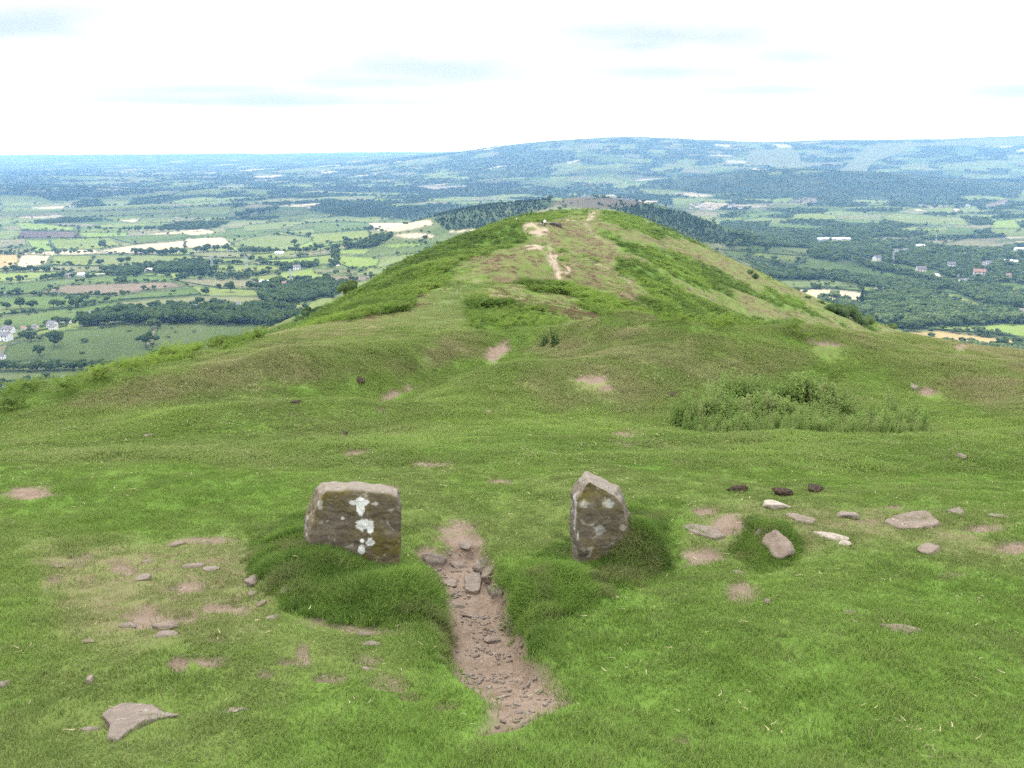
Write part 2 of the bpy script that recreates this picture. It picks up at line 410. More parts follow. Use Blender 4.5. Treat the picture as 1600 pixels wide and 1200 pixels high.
BRK += [P(2.667, 500, 200, q) for q in (
       [(-100, 800), (0, 755), (300, 585), (530, 470), (700, 405), (900, 340), (1100, 330), (1100, 352), (900, 395), (850, 440), (700, 515), (640, 570), (520, 630), (430, 710), (370, 790), (250, 815), (0, 835)],
       [(620, 765), (680, 745), (700, 800), (900, 770), (970, 800), (850, 835), (640, 835)],
       [(740, 630), (900, 620), (1100, 700), (1250, 770), (1310, 830), (1200, 830), (1050, 750), (850, 680)],
       [(1250, 555), (1350, 600), (1620, 760), (1620, 830), (1400, 730), (1250, 610)], [(1330, 735), (1500, 760), (1620, 870), (1600, 890), (1400, 810)],
       [(1150, 345), (1300, 375), (1520, 455), (1300, 435), (1180, 400)], [(1220, 455), (1400, 490), (1620, 600), (1620, 690), (1400, 590)])]
BRK += [P(2.857, 1050, 200, q) for q in (
       [(0, 540), (150, 600), (340, 700), (360, 750), (150, 700), (0, 660)], [(-20, 690), (90, 800), (350, 870), (640, 900), (560, 960), (300, 930), (0, 910)],
       [(420, 720), (560, 770), (720, 860), (600, 850), (450, 780)])]
TRACK = [P(2.667, 500, 200, [(480, 705), (620, 640), (740, 600), (760, 620), (700, 670), (625, 750), (615, 830), (560, 850), (300, 860), (150, 900), (330, 800), (430, 750)])]
LUSH = [[(640, 660), (900, 640), (1000, 680), (960, 730), (800, 740), (640, 720)], [(1290, 560), (1350, 575), (1500, 640), (1600, 680), (1400, 680), (1340, 620)],
        [(960, 700), (1040, 705), (1040, 740), (930, 725)], [(480, 590), (740, 570), (640, 600), (520, 650), (430, 640)], [(380, 900), (690, 900), (690, 970), (600, 960), (420, 930)],
        [(800, 900), (960, 900), (1040, 800), (1040, 890), (940, 950), (820, 970)], [(650, 855), (690, 925), (690, 1080), (640, 960), (610, 870)]]

def ridge_masks(x, y, z=None):
    u, v = ridge_uv(x, y)
    wu = 9 * fbm(x / 0.5, y / 0.5, 3, 31) + 4 * fbm(x / 0.13, y / 0.13, 2, 33); wv = 0.45 * wu + 3 * fbm(x / 0.3, y / 0.4, 3, 32)
    us, vs = u + wu, v + wv
    k = np.interp(y, [5, 20, 60, 200], [1, .7, .8, .6])
    f = fbm(x / (0.02 * y + 0.02), y / (0.05 * y + 0.05), 4, 34)
    ud, vd = u + 26 * k * f, v + 12 * k * fbm(x / (0.03 * y + 0.02) + 5, y / (0.06 * y + .05), 4, 35)
    soil = np.zeros(x.shape)
    f1 = 1.7 * fbm(x / 0.13, y / 0.17, 5, 36, .65)
    for cu, cv, ru, rv in SOIL:
        d = np.hypot((us - cu) / ru, (vs - cv) / rv)
        soil = np.maximum(soil, sstep(1.4, 0.7, d + 0.5 * f1))
    for p in SOILP: soil = np.maximum(soil, soft_poly(us, vs, p, 4))
    soil = np.maximum(soil, sstep(-0.045, 0.02, path_sd(x, y)))
    far = sstep(60, 90, y)
    for p in STONY: soil = np.maximum(soil, soft_poly(ud, vd, p, 3) * far * sstep(-0.1, 0.3, fbm(x / 1.3, y / 2.4, 4, 37)))
    for p, w_, s_ in TRAILS: soil = np.maximum(soil, s_ * sstep(w_ * 1.5, w_ * .4, line_d(u + 3 * f, v + 1.5 * f, p)) * sstep(28, 40, y) * sstep(-.7, -.1, f))
    dry = np.zeros(x.shape); brk = np.zeros(x.shape); trk = np.zeros(x.shape); lush = np.zeros(x.shape)
    for i_, p in enumerate(DRY): dry = np.maximum(dry, soft_poly(ud, vd, p, 14 if i_ < 5 else (45 if i_ < 8 else 12)) * ((.95 if i_ in (0, 2, 4) else .7 if i_ < 5 else .7) if i_ < 8 else 1))
    for p in BRK: brk = np.maximum(brk, soft_poly(ud, vd, p, 5))
    for p in TRACK: trk = np.maximum(trk, soft_poly(u + 6 * f, v + 2 * f, p, 7))
    for p in LUSH: lush = np.maximum(lush, soft_poly(ud, vd, p, 12))
    # the slopes beyond the survey carry the same mix of fern and bent grass
    dist = sstep(22, 30, y) + sstep(-5, -9, x - 0.1 * y) * sstep(9, 12, y)
    dist = np.clip(dist, 0, 1)
    gen = fbm(x / 9, y / 14, 4, 38)
    brk = brk * np.where(x > .06 * y, .85, 1)
    brk = np.maximum(brk, dist * sstep(0.12, 0.3, gen - .15 * (x > .04 * y)) * (1 - trk) * (1 - dry) * 0.9)
    dry = np.maximum(dry, dist * (1 - brk) * (0.35 + 0.4 * sstep(-0.3, 0.2, fbm(x / 6, y / 9, 4, 39))))
    dry = dry * (1 - 0.75 * brk) * (1 - trk * 0.8)
    brk = brk * (1 - trk)
    dry = np.clip(dry * (0.30 + 0.75 * sstep(-.35, .35, fbm(x / .8, y / .9, 3, 43) + .8 * fbm(x / 2.6, y / 2.6, 2, 45))), 0, 1)
    patch = 0.5 + 1.2 * fbm(x / 1.1, y / 1.3, 5, 44, .6)
    return dict(soil=soil, dry=dry, brk=brk, trk=trk, lush=np.clip(lush * .8 + 0.5 * sstep(.4, .9, patch) * (1 - dry), 0, 1), patch=np.clip(patch, 0, 1))

# ------------------------------------------------------------------ the summit ridge
def ys_ridge(q):
    ys = list(np.arange(-4.0, 2.0, 0.06)); y = 2.0
    while y < 900:
        ys.append(y); y += min(y * y / (887 * 3.2), 0.0042 * y if y < 420 else .02 * y) * q
    return np.array(ys)
Q = 1.55
ys = ys_ridge(Q); ts = np.linspace(-0.93, 0.93, int(1650 / Q))
TT, YY = np.meshgrid(ts, ys)
XX = TT * (np.maximum(YY, 0) + 1.6)
ZZ = ridge_z(XX, YY)
edge = sstep(0.86, 0.93, np.abs(TT)) * np.maximum(YY - 20, 0) * .5 + sstep(700, 900, YY) * 120
ZZ = ZZ - edge
rm = ridge_masks(XX.ravel(), YY.ravel())
ZZ = ZZ - .018 * (rm['soil'].reshape(XX.shape) - sstep(-.05, .05, path_sd(XX, YY))).clip(0, 1) * (1 - sstep(16, 26, YY))
me = grid_mesh('ridge_ground', XX, YY, ZZ)
for k_, v_ in rm.items(): fattr(me, k_, v_)
g = NT('turf_and_earth'); p = g.pos()
n1 = g.noise(p, 1.3, 5); n2 = g.noise(p, 9, 6, .65); n3 = g.noise(p, 55, 4, .7); nf = g.noise(p, .35, 8, .7)
turf = g.mix(g.ramp(n2, .3, .7), (.072, .128, .022), (.122, .190, .038))
turf = g.mix(g.math('MULTIPLY', g.fac('lush'), .6), turf, (.092, .178, .030))
turf = g.mix(g.ramp(n3, .5, .8, 0, .35), turf, (.14, .14, .06))
turf = g.mix(g.ramp(g.fac('patch'), .15, .5, .35, 0), turf, (.125, .115, .052))
dry = g.mix(g.ramp(nf, .35, .65), (.135, .148, .058), (.195, .175, .090))
dry = g.mix(g.ramp(n2, .45, .75, 0, .6), dry, (.24, .20, .125))
c = g.mix(g.fac('dry'), turf, dry)
c = g.mix(g.math('MULTIPLY', g.fac('trk'), .8), c, g.mix(g.ramp(n2, .35, .65), (.080, .110, .036), (.125, .150, .060)))
fern = g.mix(g.ramp(nf, .3, .7), (.060, .115, .020), (.100, .165, .030))
fern = g.mix(g.ramp(n1, .45, .75, 0, .55), fern, (.030, .062, .014))
farb = g.ramp(g.n('ShaderNodeSeparateXYZ', {0: p}).outputs[1], 45, 80)
c = g.mix(g.math('MULTIPLY', farb, g.math('MULTIPLY', g.fac('dry'), g.ramp(n1, .35, .6, .6, 1))), c, (.098, .070, .043))
c = g.mix(g.fac('brk'), c, fern)
farb0 = g.ramp(g.n('ShaderNodeSeparateXYZ', {0: p}).outputs[1], 60, 90)
c = g.mix(g.math('MULTIPLY', g.math('MULTIPLY', g.ramp(g.n('ShaderNodeSeparateXYZ', {0: p}).outputs[1], 9, 6), g.fac('dry')), g.ramp(n2, .42, .6)), c, (.150, .112, .075))
e1 = g.mix(g.ramp(n2, .3, .7), (.142, .104, .076), (.222, .171, .130))
e1 = g.mix(g.ramp(n3, .55, .8, 0, .6), e1, (.28, .22, .172))
e1 = g.mix(g.math('MULTIPLY', farb0, .8), e1, (.36, .28, .22))
e1 = g.mix(g.ramp(g.noise(p, 24, 3, .6), .25, .42, .55, 0), e1, (.105, .066, .05))
c = g.mix(g.fac('soil'), c, e1)
h = g.math('ADD', g.math('MULTIPLY', n2, .6), g.math('MULTIPLY', n3, .4))
MAT_TURF = g.bsdf(c, .95, g.bump(h, .05, .8), .02)
ground_ob = link('ridge_ground', me, MAT_TURF)
tag(ground_ob, 'grassy hilltop ridge with bare earth patches and worn path', 'hilltop', kind='structure')
# ------------------------------------------------------------------ the vale and far hills
rows = []; y = 450.0
while y < 38000:
    rows.append(y); y *= 1 + max(.0026, min(.010, 1.5 * y / (887 * 300)))
ysv = np.array(rows); tsv = np.linspace(-1.0, 1.0, 1300)
TV, YV = np.meshgrid(tsv, ysv); XV = TV * YV
ZV = vale_z(XV, YV)
FIELDS = []   # (polygon in photo pixels, colour, class letter)
C = dict(G=(.060, .094, .022), L=(.112, .140, .034), Z=(.125, .172, .034), D=(.064, .088, .026), H=(.115, .120, .054), B=(.125, .095, .070), K=(.33, .275, .18), O=(.28, .20, .09),
         T=(.125, .118, .064), A=(.105, .130, .042), W=(.022, .042, .016), U=(.075, .056, .052))
def fld(sc, ox, oy, spec):
    for c_, pts in spec: FIELDS.append((P(sc, ox, oy, pts), C[c_], c_))
fld(2.857, 0, 200, [
 ('D', [(0, 1060), (30, 970), (100, 945), (300, 900), (650, 875), (690, 900), (640, 960), (720, 1030), (540, 1062), (200, 1035), (60, 1045)]),
 ('D', [(720, 862), (1000, 868), (1230, 880), (1150, 950), (1000, 965), (900, 1010), (720, 1032), (680, 980)]),
 ('A', [(-60, 1088), (520, 1075), (520, 1110), (250, 1115), (0, 1135), (-60, 1140)]), ('T', [(-60, 1150), (260, 1130), (300, 1160), (180, 1180), (-60, 1200)]),
 ('G', [(-60, 845), (530, 770), (545, 815), (350, 832), (300, 875), (60, 892), (-60, 890)]), ('H', [(540, 770), (860, 750), (1180, 755), (1210, 780), (900, 792), (700, 802), (560, 808)]),
 ('B', [(140, 735), (300, 700), (760, 690), (830, 710), (500, 745), (200, 740)]), ('G', [(-60, 700), (500, 662), (760, 668), (780, 690), (300, 700), (130, 735), (-60, 748)]),
 ('G', [(-60, 752), (200, 742), (500, 747), (860, 715), (900, 745), (530, 768), (-60, 838)]), ('T', [(780, 678), (1110, 680), (1280, 722), (1000, 715), (840, 710)]),
 ('O', [(-60, 562), (92, 565), (70, 610), (-60, 638)]), ('K', [(96, 567), (230, 570), (200, 605), (110, 627), (72, 612)]), ('L', [(240, 570), (420, 570), (390, 615), (228, 612)]),
 ('A', [(424, 566), (850, 570), (870, 590), (600, 617), (394, 617)]), ('H', [(850, 555), (1120, 558), (1130, 580), (880, 590)]),
 ('K', [(430, 552), (560, 530), (830, 505), (825, 540), (700, 556), (520, 562)]), ('K', [(832, 500), (990, 490), (1040, 525), (900, 547), (830, 540)]),
 ('L', [(220, 495), (490, 488), (540, 525), (450, 545), (255, 542)]), ('Z', [(122, 495), (216, 497), (238, 550), (160, 555)]), ('T', [(-60, 488), (112, 490), (120, 522), (-60, 532)]),
 ('H', [(-60, 534), (118, 530), (150, 556), (-60, 558)]), ('Z', [(50, 420), (330, 443), (328, 460), (95, 453)]), ('U', [(95, 457), (338, 462), (368, 490), (80, 490)]),
 ('Z', [(340, 465), (570, 465), (560, 485), (390, 490)]), ('G', [(490, 490), (820, 478), (870, 490), (600, 520)]), ('A', [(1042, 512), (1200, 480), (1390, 490), (1380, 540), (1250, 556), (1040, 530)]),
 ('A', [(1260, 465), (1580, 425), (1580, 458), (1400, 490)]), ('Z', [(1390, 500), (1580, 460), (1580, 520), (1300, 547)]), ('G', [(1000, 455), (1200, 440), (1250, 460), (1060, 490)]),
 ('Z', [(1140, 592), (1480, 565), (1490, 592), (1260, 612)]), ('Z', [(1510, 545), (1580, 540), (1580, 628), (1512, 604)]), ('L', [(880, 612), (1200, 612), (1290, 640), (1050, 650)]),
 ('Z', [(-60, 645), (300, 640), (280, 665), (-60, 692)]), ('Z', [(280, 655), (520, 640), (520, 655), (300, 668)]), ('A', [(1140, 800), (1380, 785), (1360, 820), (1200, 820)]),
 ('Z', [(1230, 655), (1440, 620), (1560, 640), (1580, 660), (1400, 680), (1280, 690)]),
 ('A', [(250, 375), (560, 372), (850, 362), (840, 378), (600, 392), (300, 405)]), ('L', [(860, 362), (1040, 356), (1020, 385), (840, 388)]), ('A', [(640, 400), (780, 395), (770, 420), (600, 425)]),
 ('L', [(0, 300), (180, 305), (280, 330), (100, 342), (0, 340)]), ('A', [(1080, 440), (1280, 420), (1400, 425), (1250, 455), (1090, 465)]), ('A', [(1330, 400), (1580, 380), (1580, 415), (1380, 425)]),
 ('K', [(1365, 357), (1480, 352), (1480, 364), (1370, 366)]), ('L', [(770, 290), (980, 275), (990, 300), (780, 302)]), ('A', [(430, 305), (600, 305), (560, 340), (480, 345)])])
fld(2.667, 500, 200, [
 ('K', [(198, 395), (460, 388), (480, 410), (330, 440), (240, 437)]), ('G', [(-34, 400), (180, 390), (190, 423), (-18, 440)]), ('L', [(-48, 444), (192, 427), (220, 462), (100, 480), (-26, 490)]),
 ('K', [(275, 450), (400, 438), (480, 450), (480, 465), (360, 467)]), ('Z', [(240, 490), (430, 480), (480, 490), (300, 507)]), ('Z', [(75, 535), (250, 545), (240, 582), (130, 592), (75, 577)]),
 ('Z', [(75, 510), (220, 505), (180, 531), (75, 531)]), ('L', [(-8, 530), (50, 530), (55, 572), (-6, 577)]), ('H', [(-34, 590), (190, 595), (140, 612), (-18, 612)]), ('Z', [(230, 590), (330, 570), (270, 602)]),
 ('B', [(40, 620), (240, 620), (180, 645), (40, 642)]), ('A', [(270, 380), (690, 344), (690, 354), (470, 377)]), ('K', [(540, 430), (660, 425), (640, 440), (540, 445)]),
 ('L', [(390, 195), (560, 182), (630, 190), (480, 208)]), ('K', [(420, 240), (600, 245), (620, 252), (480, 256)]), ('L', [(540, 310), (800, 300), (820, 308), (600, 325)]), ('L', [(900, 295), (1010, 290), (1015, 315), (930, 318)]),
 ('K', [(1140, 282), (1220, 275), (1240, 295), (1150, 300)]), ('L', [(1330, 255), (1450, 250), (1560, 270), (1480, 285), (1350, 275)]), ('A', [(1210, 210), (1300, 200), (1290, 240), (1200, 240)]),
 ('A', [(830, 235), (1000, 222), (1090, 245), (1000, 260)]), ('A', [(1000, 160), (1100, 150), (1090, 175), (1010, 175)])])
fld(2.857, 1050, 200, [
 ('K', [(505, 720), (700, 718), (880, 735), (860, 778), (700, 775), (600, 764)]), ('A', [(435, 684), (700, 678), (890, 712), (520, 718)]),
 ('G', [(285, 590), (560, 612), (600, 588), (830, 622), (1190, 690), (900, 672), (800, 650), (590, 647), (350, 610)]), ('L', [(340, 582), (372, 555), (600, 570), (558, 612)]),
 ('G', [(220, 545), (362, 555), (332, 585), (250, 580)]), ('A', [(740, 580), (870, 600), (800, 617)]), ('Z', [(1120, 885), (1640, 865), (1640, 942), (1400, 915), (1150, 900)]),
 ('O', [(1000, 905), (1200, 900), (1545, 945), (1520, 972), (1100, 950)]), ('L', [(1110, 725), (1280, 740), (1390, 790), (1330, 802), (1250, 762)]),
 ('A', [(930, 405), (1000, 385), (1330, 405), (1330, 442), (1150, 437), (1000, 427)]), ('Z', [(1430, 420), (1530, 415), (1560, 457), (1430, 452)]), ('L', [(1110, 360), (1260, 348), (1250, 372), (1150, 372)]),
 ('A', [(1280, 350), (1350, 343), (1400, 377), (1290, 377)]), ('B', [(1390, 335), (1500, 315), (1490, 337), (1400, 352)]), ('L', [(440, 315), (540, 303), (530, 327), (450, 330)]),
 ('B', [(510, 325), (640, 308), (650, 327)]), ('L', [(0, 320), (100, 318), (130, 342), (100, 362), (0, 352)]), ('K', [(100, 352), (150, 332), (262, 338), (180, 367)]), ('K', [(0, 290), (90, 284), (200, 304), (100, 310)]),
 ('G', [(280, 400), (430, 373), (525, 385), (300, 412)]), ('L', [(170, 404), (320, 398), (300, 412)]), ('T', [(1090, 510), (1300, 503), (1200, 528)]), ('L', [(1240, 558), (1340, 560), (1300, 573)]),
 ('A', [(1300, 215), (1420, 198), (1440, 227), (1330, 237)]), ('A', [(600, 350), (680, 345), (690, 362), (600, 365)]), ('L', [(870, 340), (960, 335), (960, 346), (880, 348)]), ('Z', [(1500, 555), (1580, 550), (1580, 565), (1500, 567)]),
 ('L', [(1440, 515), (1580, 500), (1580, 512), (1460, 520)]), ('H', [(350, 100), (470, 88), (560, 95), (590, 180), (470, 180), (330, 150)]), ('H', [(880, 72), (1640, 40), (1640, 72), (1100, 80), (1000, 110), (890, 150), (870, 192), (740, 190), (830, 130)]),  # both hillside H patches are sunlight on the slope, painted as field colour
 ('A', [(1170, 170), (1230, 160), (1560, 145), (1560, 158), (1250, 180)]), ('T', [(860, 500), (960, 492), (1100, 500), (1000, 512)]), ('L', [(1090, 455), (1220, 445), (1240, 462), (1150, 470)])])
WOODS = [  # polygons of close woodland (photo pixels)
 P(2.857, 0, 200, [(350, 825), (420, 815), (560, 805), (720, 800), (800, 790), (1000, 785), (1200, 800), (1340, 815), (1330, 850), (1240, 880), (900, 868), (700, 868), (560, 870), (370, 885)]),
 P(2.857, 0, 200, [(1120, 715), (1300, 680), (1400, 680), (1520, 690), (1571, 700), (1500, 760), (1300, 785), (1180, 785)]),
 P(2.857, 0, 200, [(770, 660), (850, 645), (1060, 650), (1160, 665), (1100, 672), (790, 676)]),
 [(601, 339), (690, 326), (760, 319), (852, 312), (880, 318), (858, 328), (800, 345), (755, 358), (700, 362), (676, 345), (640, 344)],
 [(935, 322), (1000, 320), (1070, 336), (1110, 350), (1160, 378), (1150, 388), (1090, 380), (1020, 350), (960, 330)],
 P(2.857, 1050, 200, [(0, 230), (200, 190), (420, 205), (780, 205), (1000, 195), (1160, 190), (1300, 230), (1571, 240), (1571, 310), (1300, 300), (1160, 345), (1000, 330), (700, 305), (400, 305), (200, 290), (0, 270)]),
 P(2.857, 1050, 200, [(330, 655), (450, 615), (560, 640), (640, 648), (790, 655), (900, 680), (1180, 700), (1280, 725), (1100, 722), (880, 712), (700, 680), (430, 682)]),
 P(2.857, 1050, 200, [(600, 560), (640, 540), (740, 560), (800, 600), (1000, 640), (1100, 660), (1180, 690), (900, 640), (820, 618), (700, 600), (610, 590)]),
 P(2.857, 1050, 200, [(620, 765), (860, 780), (900, 730), (1000, 715), (1110, 730), (1250, 765), (1330, 805), (1450, 810), (1571, 830), (1571, 868), (1120, 882), (1060, 900), (950, 880), (900, 850), (700, 800)]),
 P(2.857, 1050, 200, [(1180, 690), (1300, 700), (1571, 740), (1571, 800), (1390, 785), (1280, 738)]),
 P(2.857, 1050, 200, [(200, 500), (330, 470), (620, 490), (860, 520), (1000, 560), (1200, 590), (1180, 640), (1000, 620), (860, 590), (640, 540), (440, 540), (250, 540)]),
 [(478, 329), (515, 318), (600, 322), (640, 330), (600, 338), (530, 335)],
 P(2.667, 500, 200, [(420, 330), (600, 322), (620, 345), (300, 365), (250, 345)]),
 P(2.857, 1050, 200, [(1280, 402), (1400, 405), (1430, 440), (1320, 442)]),
 P(2.857, 1050, 200, [(1180, 560), (1240, 575), (1400, 578), (1571, 572), (1571, 700), (1300, 695), (1180, 650)]),
]
def vale_uv(x, y): return te_px(x / y, vale.z(x, y) / y)

def voro(x, y, cs, sd):
    """nearest and second nearest of jittered field centres, with the id of the nearest"""
    ix, iy = np.floor(x / cs), np.floor(y / cs)
    f1 = np.full(x.shape, 1e18); f2 = f1.copy(); idv = np.zeros(x.shape)
    for dx in (-1, 0, 1):
        for dy in (-1, 0, 1):
            jx, jy = ix + dx, iy + dy
            d = np.hypot(x - (jx + .15 + .7 * _h(jx, jy, sd)) * cs, y - (jy + .15 + .7 * _h(jx, jy, sd + 1)) * cs)
            c_ = d < f1
            f2 = np.where(c_, f1, np.minimum(f2, d)); idv = np.where(c_, _h(jx, jy, sd + 2), idv); f1 = np.where(c_, d, f1)
    return f2 - f1, idv

def vale_cover(x, y, want_col=True):
    """field colour, wood density and distance to the nearest boundary at ground points"""
    u, v = vale_uv(x, y)
    wx = x + 40 * fbm(x / 260, y / 260, 3, 71); wy = y + 40 * fbm(x / 260 + 4, y / 260, 3, 72)
    ca, sa = math.cos(.5), math.sin(.5)
    ed, idv = voro((wx * ca - wy * sa) * 1.15, (wx * sa + wy * ca) * .8, 230, 73)
    reg = fbm(x / 1500, y / 1300, 3, 74)
    farness = sstep(3600, 6200, y)
    idn = np.mod(idv * 7.31, 1.0)
    pw = 0.08 + farness * np.clip(.45 + .6 * reg, .12, .88)
    pw = np.where((u > 1130) & (y > 2300), np.maximum(pw, .42 + .3 * reg), pw)
    hill = sstep(9500, 11500, y) * sstep(700, 850, u)
    pw = np.maximum(pw, .62 * hill)
    wood = (idn < pw).astype(float)
    pal = np.array([C['G'], C['L'], C['A'], C['A'], C['H'], C['G'], C['D'], C['L'], C['K'], C['T']])
    col = pal[(idv * 9.99).astype(int)] if want_col else None
    moor = sstep(11900, 12500, y) * sstep(760, 860, u) + .5 * hill * sstep(.15, .4, fbm(x / 1400, y / 1200, 4, 75))
    if want_col: col = col * (1 - np.clip(moor, 0, 1)[..., None]) + np.array((.070, .080, .036)) * np.clip(moor, 0, 1)[..., None]
    wood = wood * (1 - np.clip(moor * 1.5, 0, 1))
    bd = ed * .5
    k = 5 * fbm(x / (0.012 * y), y / (.03 * y), 3, 76); un, vn = u + 1.2 * k * .4, v + .4 * k * .4
    for poly, c_, nm in FIELDS:
        q = np.asarray(poly); lo, hi = q.min(0) - 6, q.max(0) + 6
        m = (un > lo[0]) & (un < hi[0]) & (vn > lo[1]) & (vn < hi[1])
        if not m.any(): continue
        idx = np.nonzero(m.ravel())[0]
        sd_ = sdf_poly(un.ravel()[idx], vn.ravel()[idx], poly)
        ins = sd_ > -0.35
        j = idx[ins]
        if want_col: col.reshape(-1, 3)[j] = c_
        wood.reshape(-1)[j] = 0
        bd.reshape(-1)[idx[sd_ > -1.2]] = (np.abs(sd_[sd_ > -1.2]) * 0.9 * y.ravel()[idx[sd_ > -1.2]] / F) * 2.2
    for poly in WOODS:
        m = soft_poly(un + k, vn + .5 * k, poly, .5) > .5
        wood[m] = 1
    return col, wood, bd, u, v

colv, wood, bd, uv_u, uv_v = vale_cover(XV, YV)
scrub = fbm(XV / 60, YV / 90, 4, 77)
colv = colv * (1 + .12 * scrub[..., None])
hl = sstep(6, 2, bd) * .8 * (YV < 9000)
colv = colv * (1 - hl[..., None]) + np.array((.03, .05, .018)) * hl[..., None]
colv[wood > .5] = (.030, .050, .019)
heath = soft_poly(uv_u, uv_v, [(860, 322), (890, 310), (930, 305), (990, 312), (1010, 322), (930, 330)], 3)
colv = colv * (1 - heath[..., None]) + np.array((.082, .070, .048)) * heath[..., None]
me = grid_mesh('vale_ground', XV, YV, ZV); cattr(me, 'field', colv.reshape(-1, 3))
g = NT('farmland'); p = g.pos()
cf = g.attr('field').outputs['Color']
cf = g.mix(g.ramp(g.noise(p, .02, 6, .6), .3, .7, .0, .35), cf, (.5, .5, .5), 'MULTIPLY')
cf = g.mix(g.ramp(g.noise(p, .006, 3, .5), .45, .7, 0, .25), cf, (.17, .16, .07))
link_v = link('vale_ground', me, g.bsdf(cf, .95, None, .05))
tag(link_v, 'broad vale of hedged fields and woods below the ridge with long hills beyond', 'farmland', kind='structure')
# ------------------------------------------------------------------ scattered ground cover
def fcurve_blades(n, rad, h0, h1, w, bend, seed, segs=2, flat=False):
    """a tuft: n tapering bent blades; returns verts, tris, per-vertex tip value"""
    r = np.random.default_rng(seed); V = []; T = []; tip = []; base = 0
    for i in range(n):
        a = r.uniform(0, 2 * math.pi); d = rad * math.sqrt(r.uniform()); bx, by = d * math.cos(a), d * math.sin(a)
        h = r.uniform(h0, h1); ba = r.uniform(0, 2 * math.pi); b = bend * r.uniform(.3, 1.3) * h
        fa = ba + math.pi / 2 + r.uniform(-.5, .5); ww = w * r.uniform(.7, 1.3)
        for s in range(segs):
            f = s / segs; o = b * f * f; hw = ww * (1 - f) ** .7 / 2
            cx, cy, cz = bx + o * math.cos(ba), by + o * math.sin(ba), h * f * (1 - .25 * bend * f) - .004 * (s == 0)
            V += [(cx - hw * math.cos(fa), cy - hw * math.sin(fa), cz), (cx + hw * math.cos(fa), cy + hw * math.sin(fa), cz)]; tip += [f, f]
        V.append((bx + b * math.cos(ba), by + b * math.sin(ba), h * (1 - .25 * bend))); tip.append(1)
        for s in range(segs - 1):
            q = base + 2 * s; T += [(q, q + 1, q + 3), (q, q + 3, q + 2)]
        q = base + 2 * (segs - 1); T.append((q, q + 1, q + 2)); base += 2 * segs + 1
    return V, T, tip

LIB = {}
def lib(name, V, T, tip, mat, smooth=False):
    me = mesh_np(name, V, T, smooth)
    if tip is not None: fattr(me, 'tip', tip)
    me.materials.append(mat)
    o = bpy.data.objects.new(name, me); LIB.setdefault('all', []).append(o)
    return o

def scatter(name, pts, rot, scl, pid, protos, attrs, label, cat):
    """one 'stuff' object: points on the ground carrying copies of a few small plants"""
    me = bpy.data.meshes.new(name); n = len(pts)
    me.vertices.add(n); me.vertices.foreach_set('co', np.asarray(pts, np.float32).ravel())
    a = me.attributes.new('rot', 'FLOAT_VECTOR', 'POINT'); a.data.foreach_set('vector', np.asarray(rot, np.float32).ravel())
    a = me.attributes.new('scl', 'FLOAT_VECTOR', 'POINT'); a.data.foreach_set('vector', np.asarray(scl, np.float32).ravel())
    a = me.attributes.new('pid', 'INT', 'POINT'); a.data.foreach_set('value', np.asarray(pid, np.int32))
    for k, v in attrs.items(): fattr(me, k, v)
    o = bpy.data.objects.new(name, me); COL.objects.link(o)
    c = bpy.data.collections.new(name + '_plants')
    for q in protos: c.objects.link(q)
    ng = bpy.data.node_groups.new(name, 'GeometryNodeTree')
    ng.interface.new_socket('Geometry', in_out='INPUT', socket_type='NodeSocketGeometry'); ng.interface.new_socket('Geometry', in_out='OUTPUT', socket_type='NodeSocketGeometry')
    nn, ll = ng.nodes.new, ng.links.new
    gi, go = nn('NodeGroupInput'), nn('NodeGroupOutput')
    ci = nn('GeometryNodeCollectionInfo'); ci.inputs['Collection'].default_value = c; ci.inputs['Separate Children'].default_value = True; ci.inputs['Reset Children'].default_value = True
    ip = nn('GeometryNodeInstanceOnPoints'); ip.inputs['Pick Instance'].default_value = True
    def na(nm, ty):
        q = nn('GeometryNodeInputNamedAttribute'); q.data_type = ty; q.inputs['Name'].default_value = nm; return q.outputs['Attribute']
    mp = nn('GeometryNodeMeshToPoints')
    ll(gi.outputs[0], mp.inputs['Mesh']); ll(mp.outputs[0], ip.inputs['Points']); ll(ci.outputs[0], ip.inputs['Instance']); ll(na('pid', 'INT'), ip.inputs['Instance Index'])
    er = nn('FunctionNodeEulerToRotation'); ll(na('rot', 'FLOAT_VECTOR'), er.inputs[0]); ll(er.outputs[0], ip.inputs['Rotation'])
    ll(na('scl', 'FLOAT_VECTOR'), ip.inputs['Scale']); ll(ip.outputs[0], go.inputs[0])
    md = o.modifiers.new('spread', 'NODES'); md.node_group = ng
    return tag(o, label, cat, kind='stuff')

def rand_wedge(n, y0, y1, tm, power=1.0):
    """ground points: uniform over the wedge |x| < tm*(y+1.6), biased to the near side by power"""
    y = y0 + (y1 - y0) * rng.uniform(size=n) ** power
    t = rng.uniform(-tm, tm, n)
    return t * (y + 1.6), y
def wedge_area(n, y0, y1, tm):
    y = np.sqrt(rng.uniform((y0 + 1.6) ** 2, (y1 + 1.6) ** 2, n)) - 1.6
    return rng.uniform(-tm, tm, n) * (y + 1.6), y
def slope_rot(x, y, k=0.8, e=0.05):
    zx = (ridge_z(x + e, y) - ridge_z(x - e, y)) / (2 * e); zy = (ridge_z(x, y + e) - ridge_z(x, y - e)) / (2 * e)
    # random spin first, then lean towards the ground normal (small-angle Euler)
    return np.stack([np.arctan(zy) * k, -np.arctan(zx) * k, np.zeros_like(x)], -1)

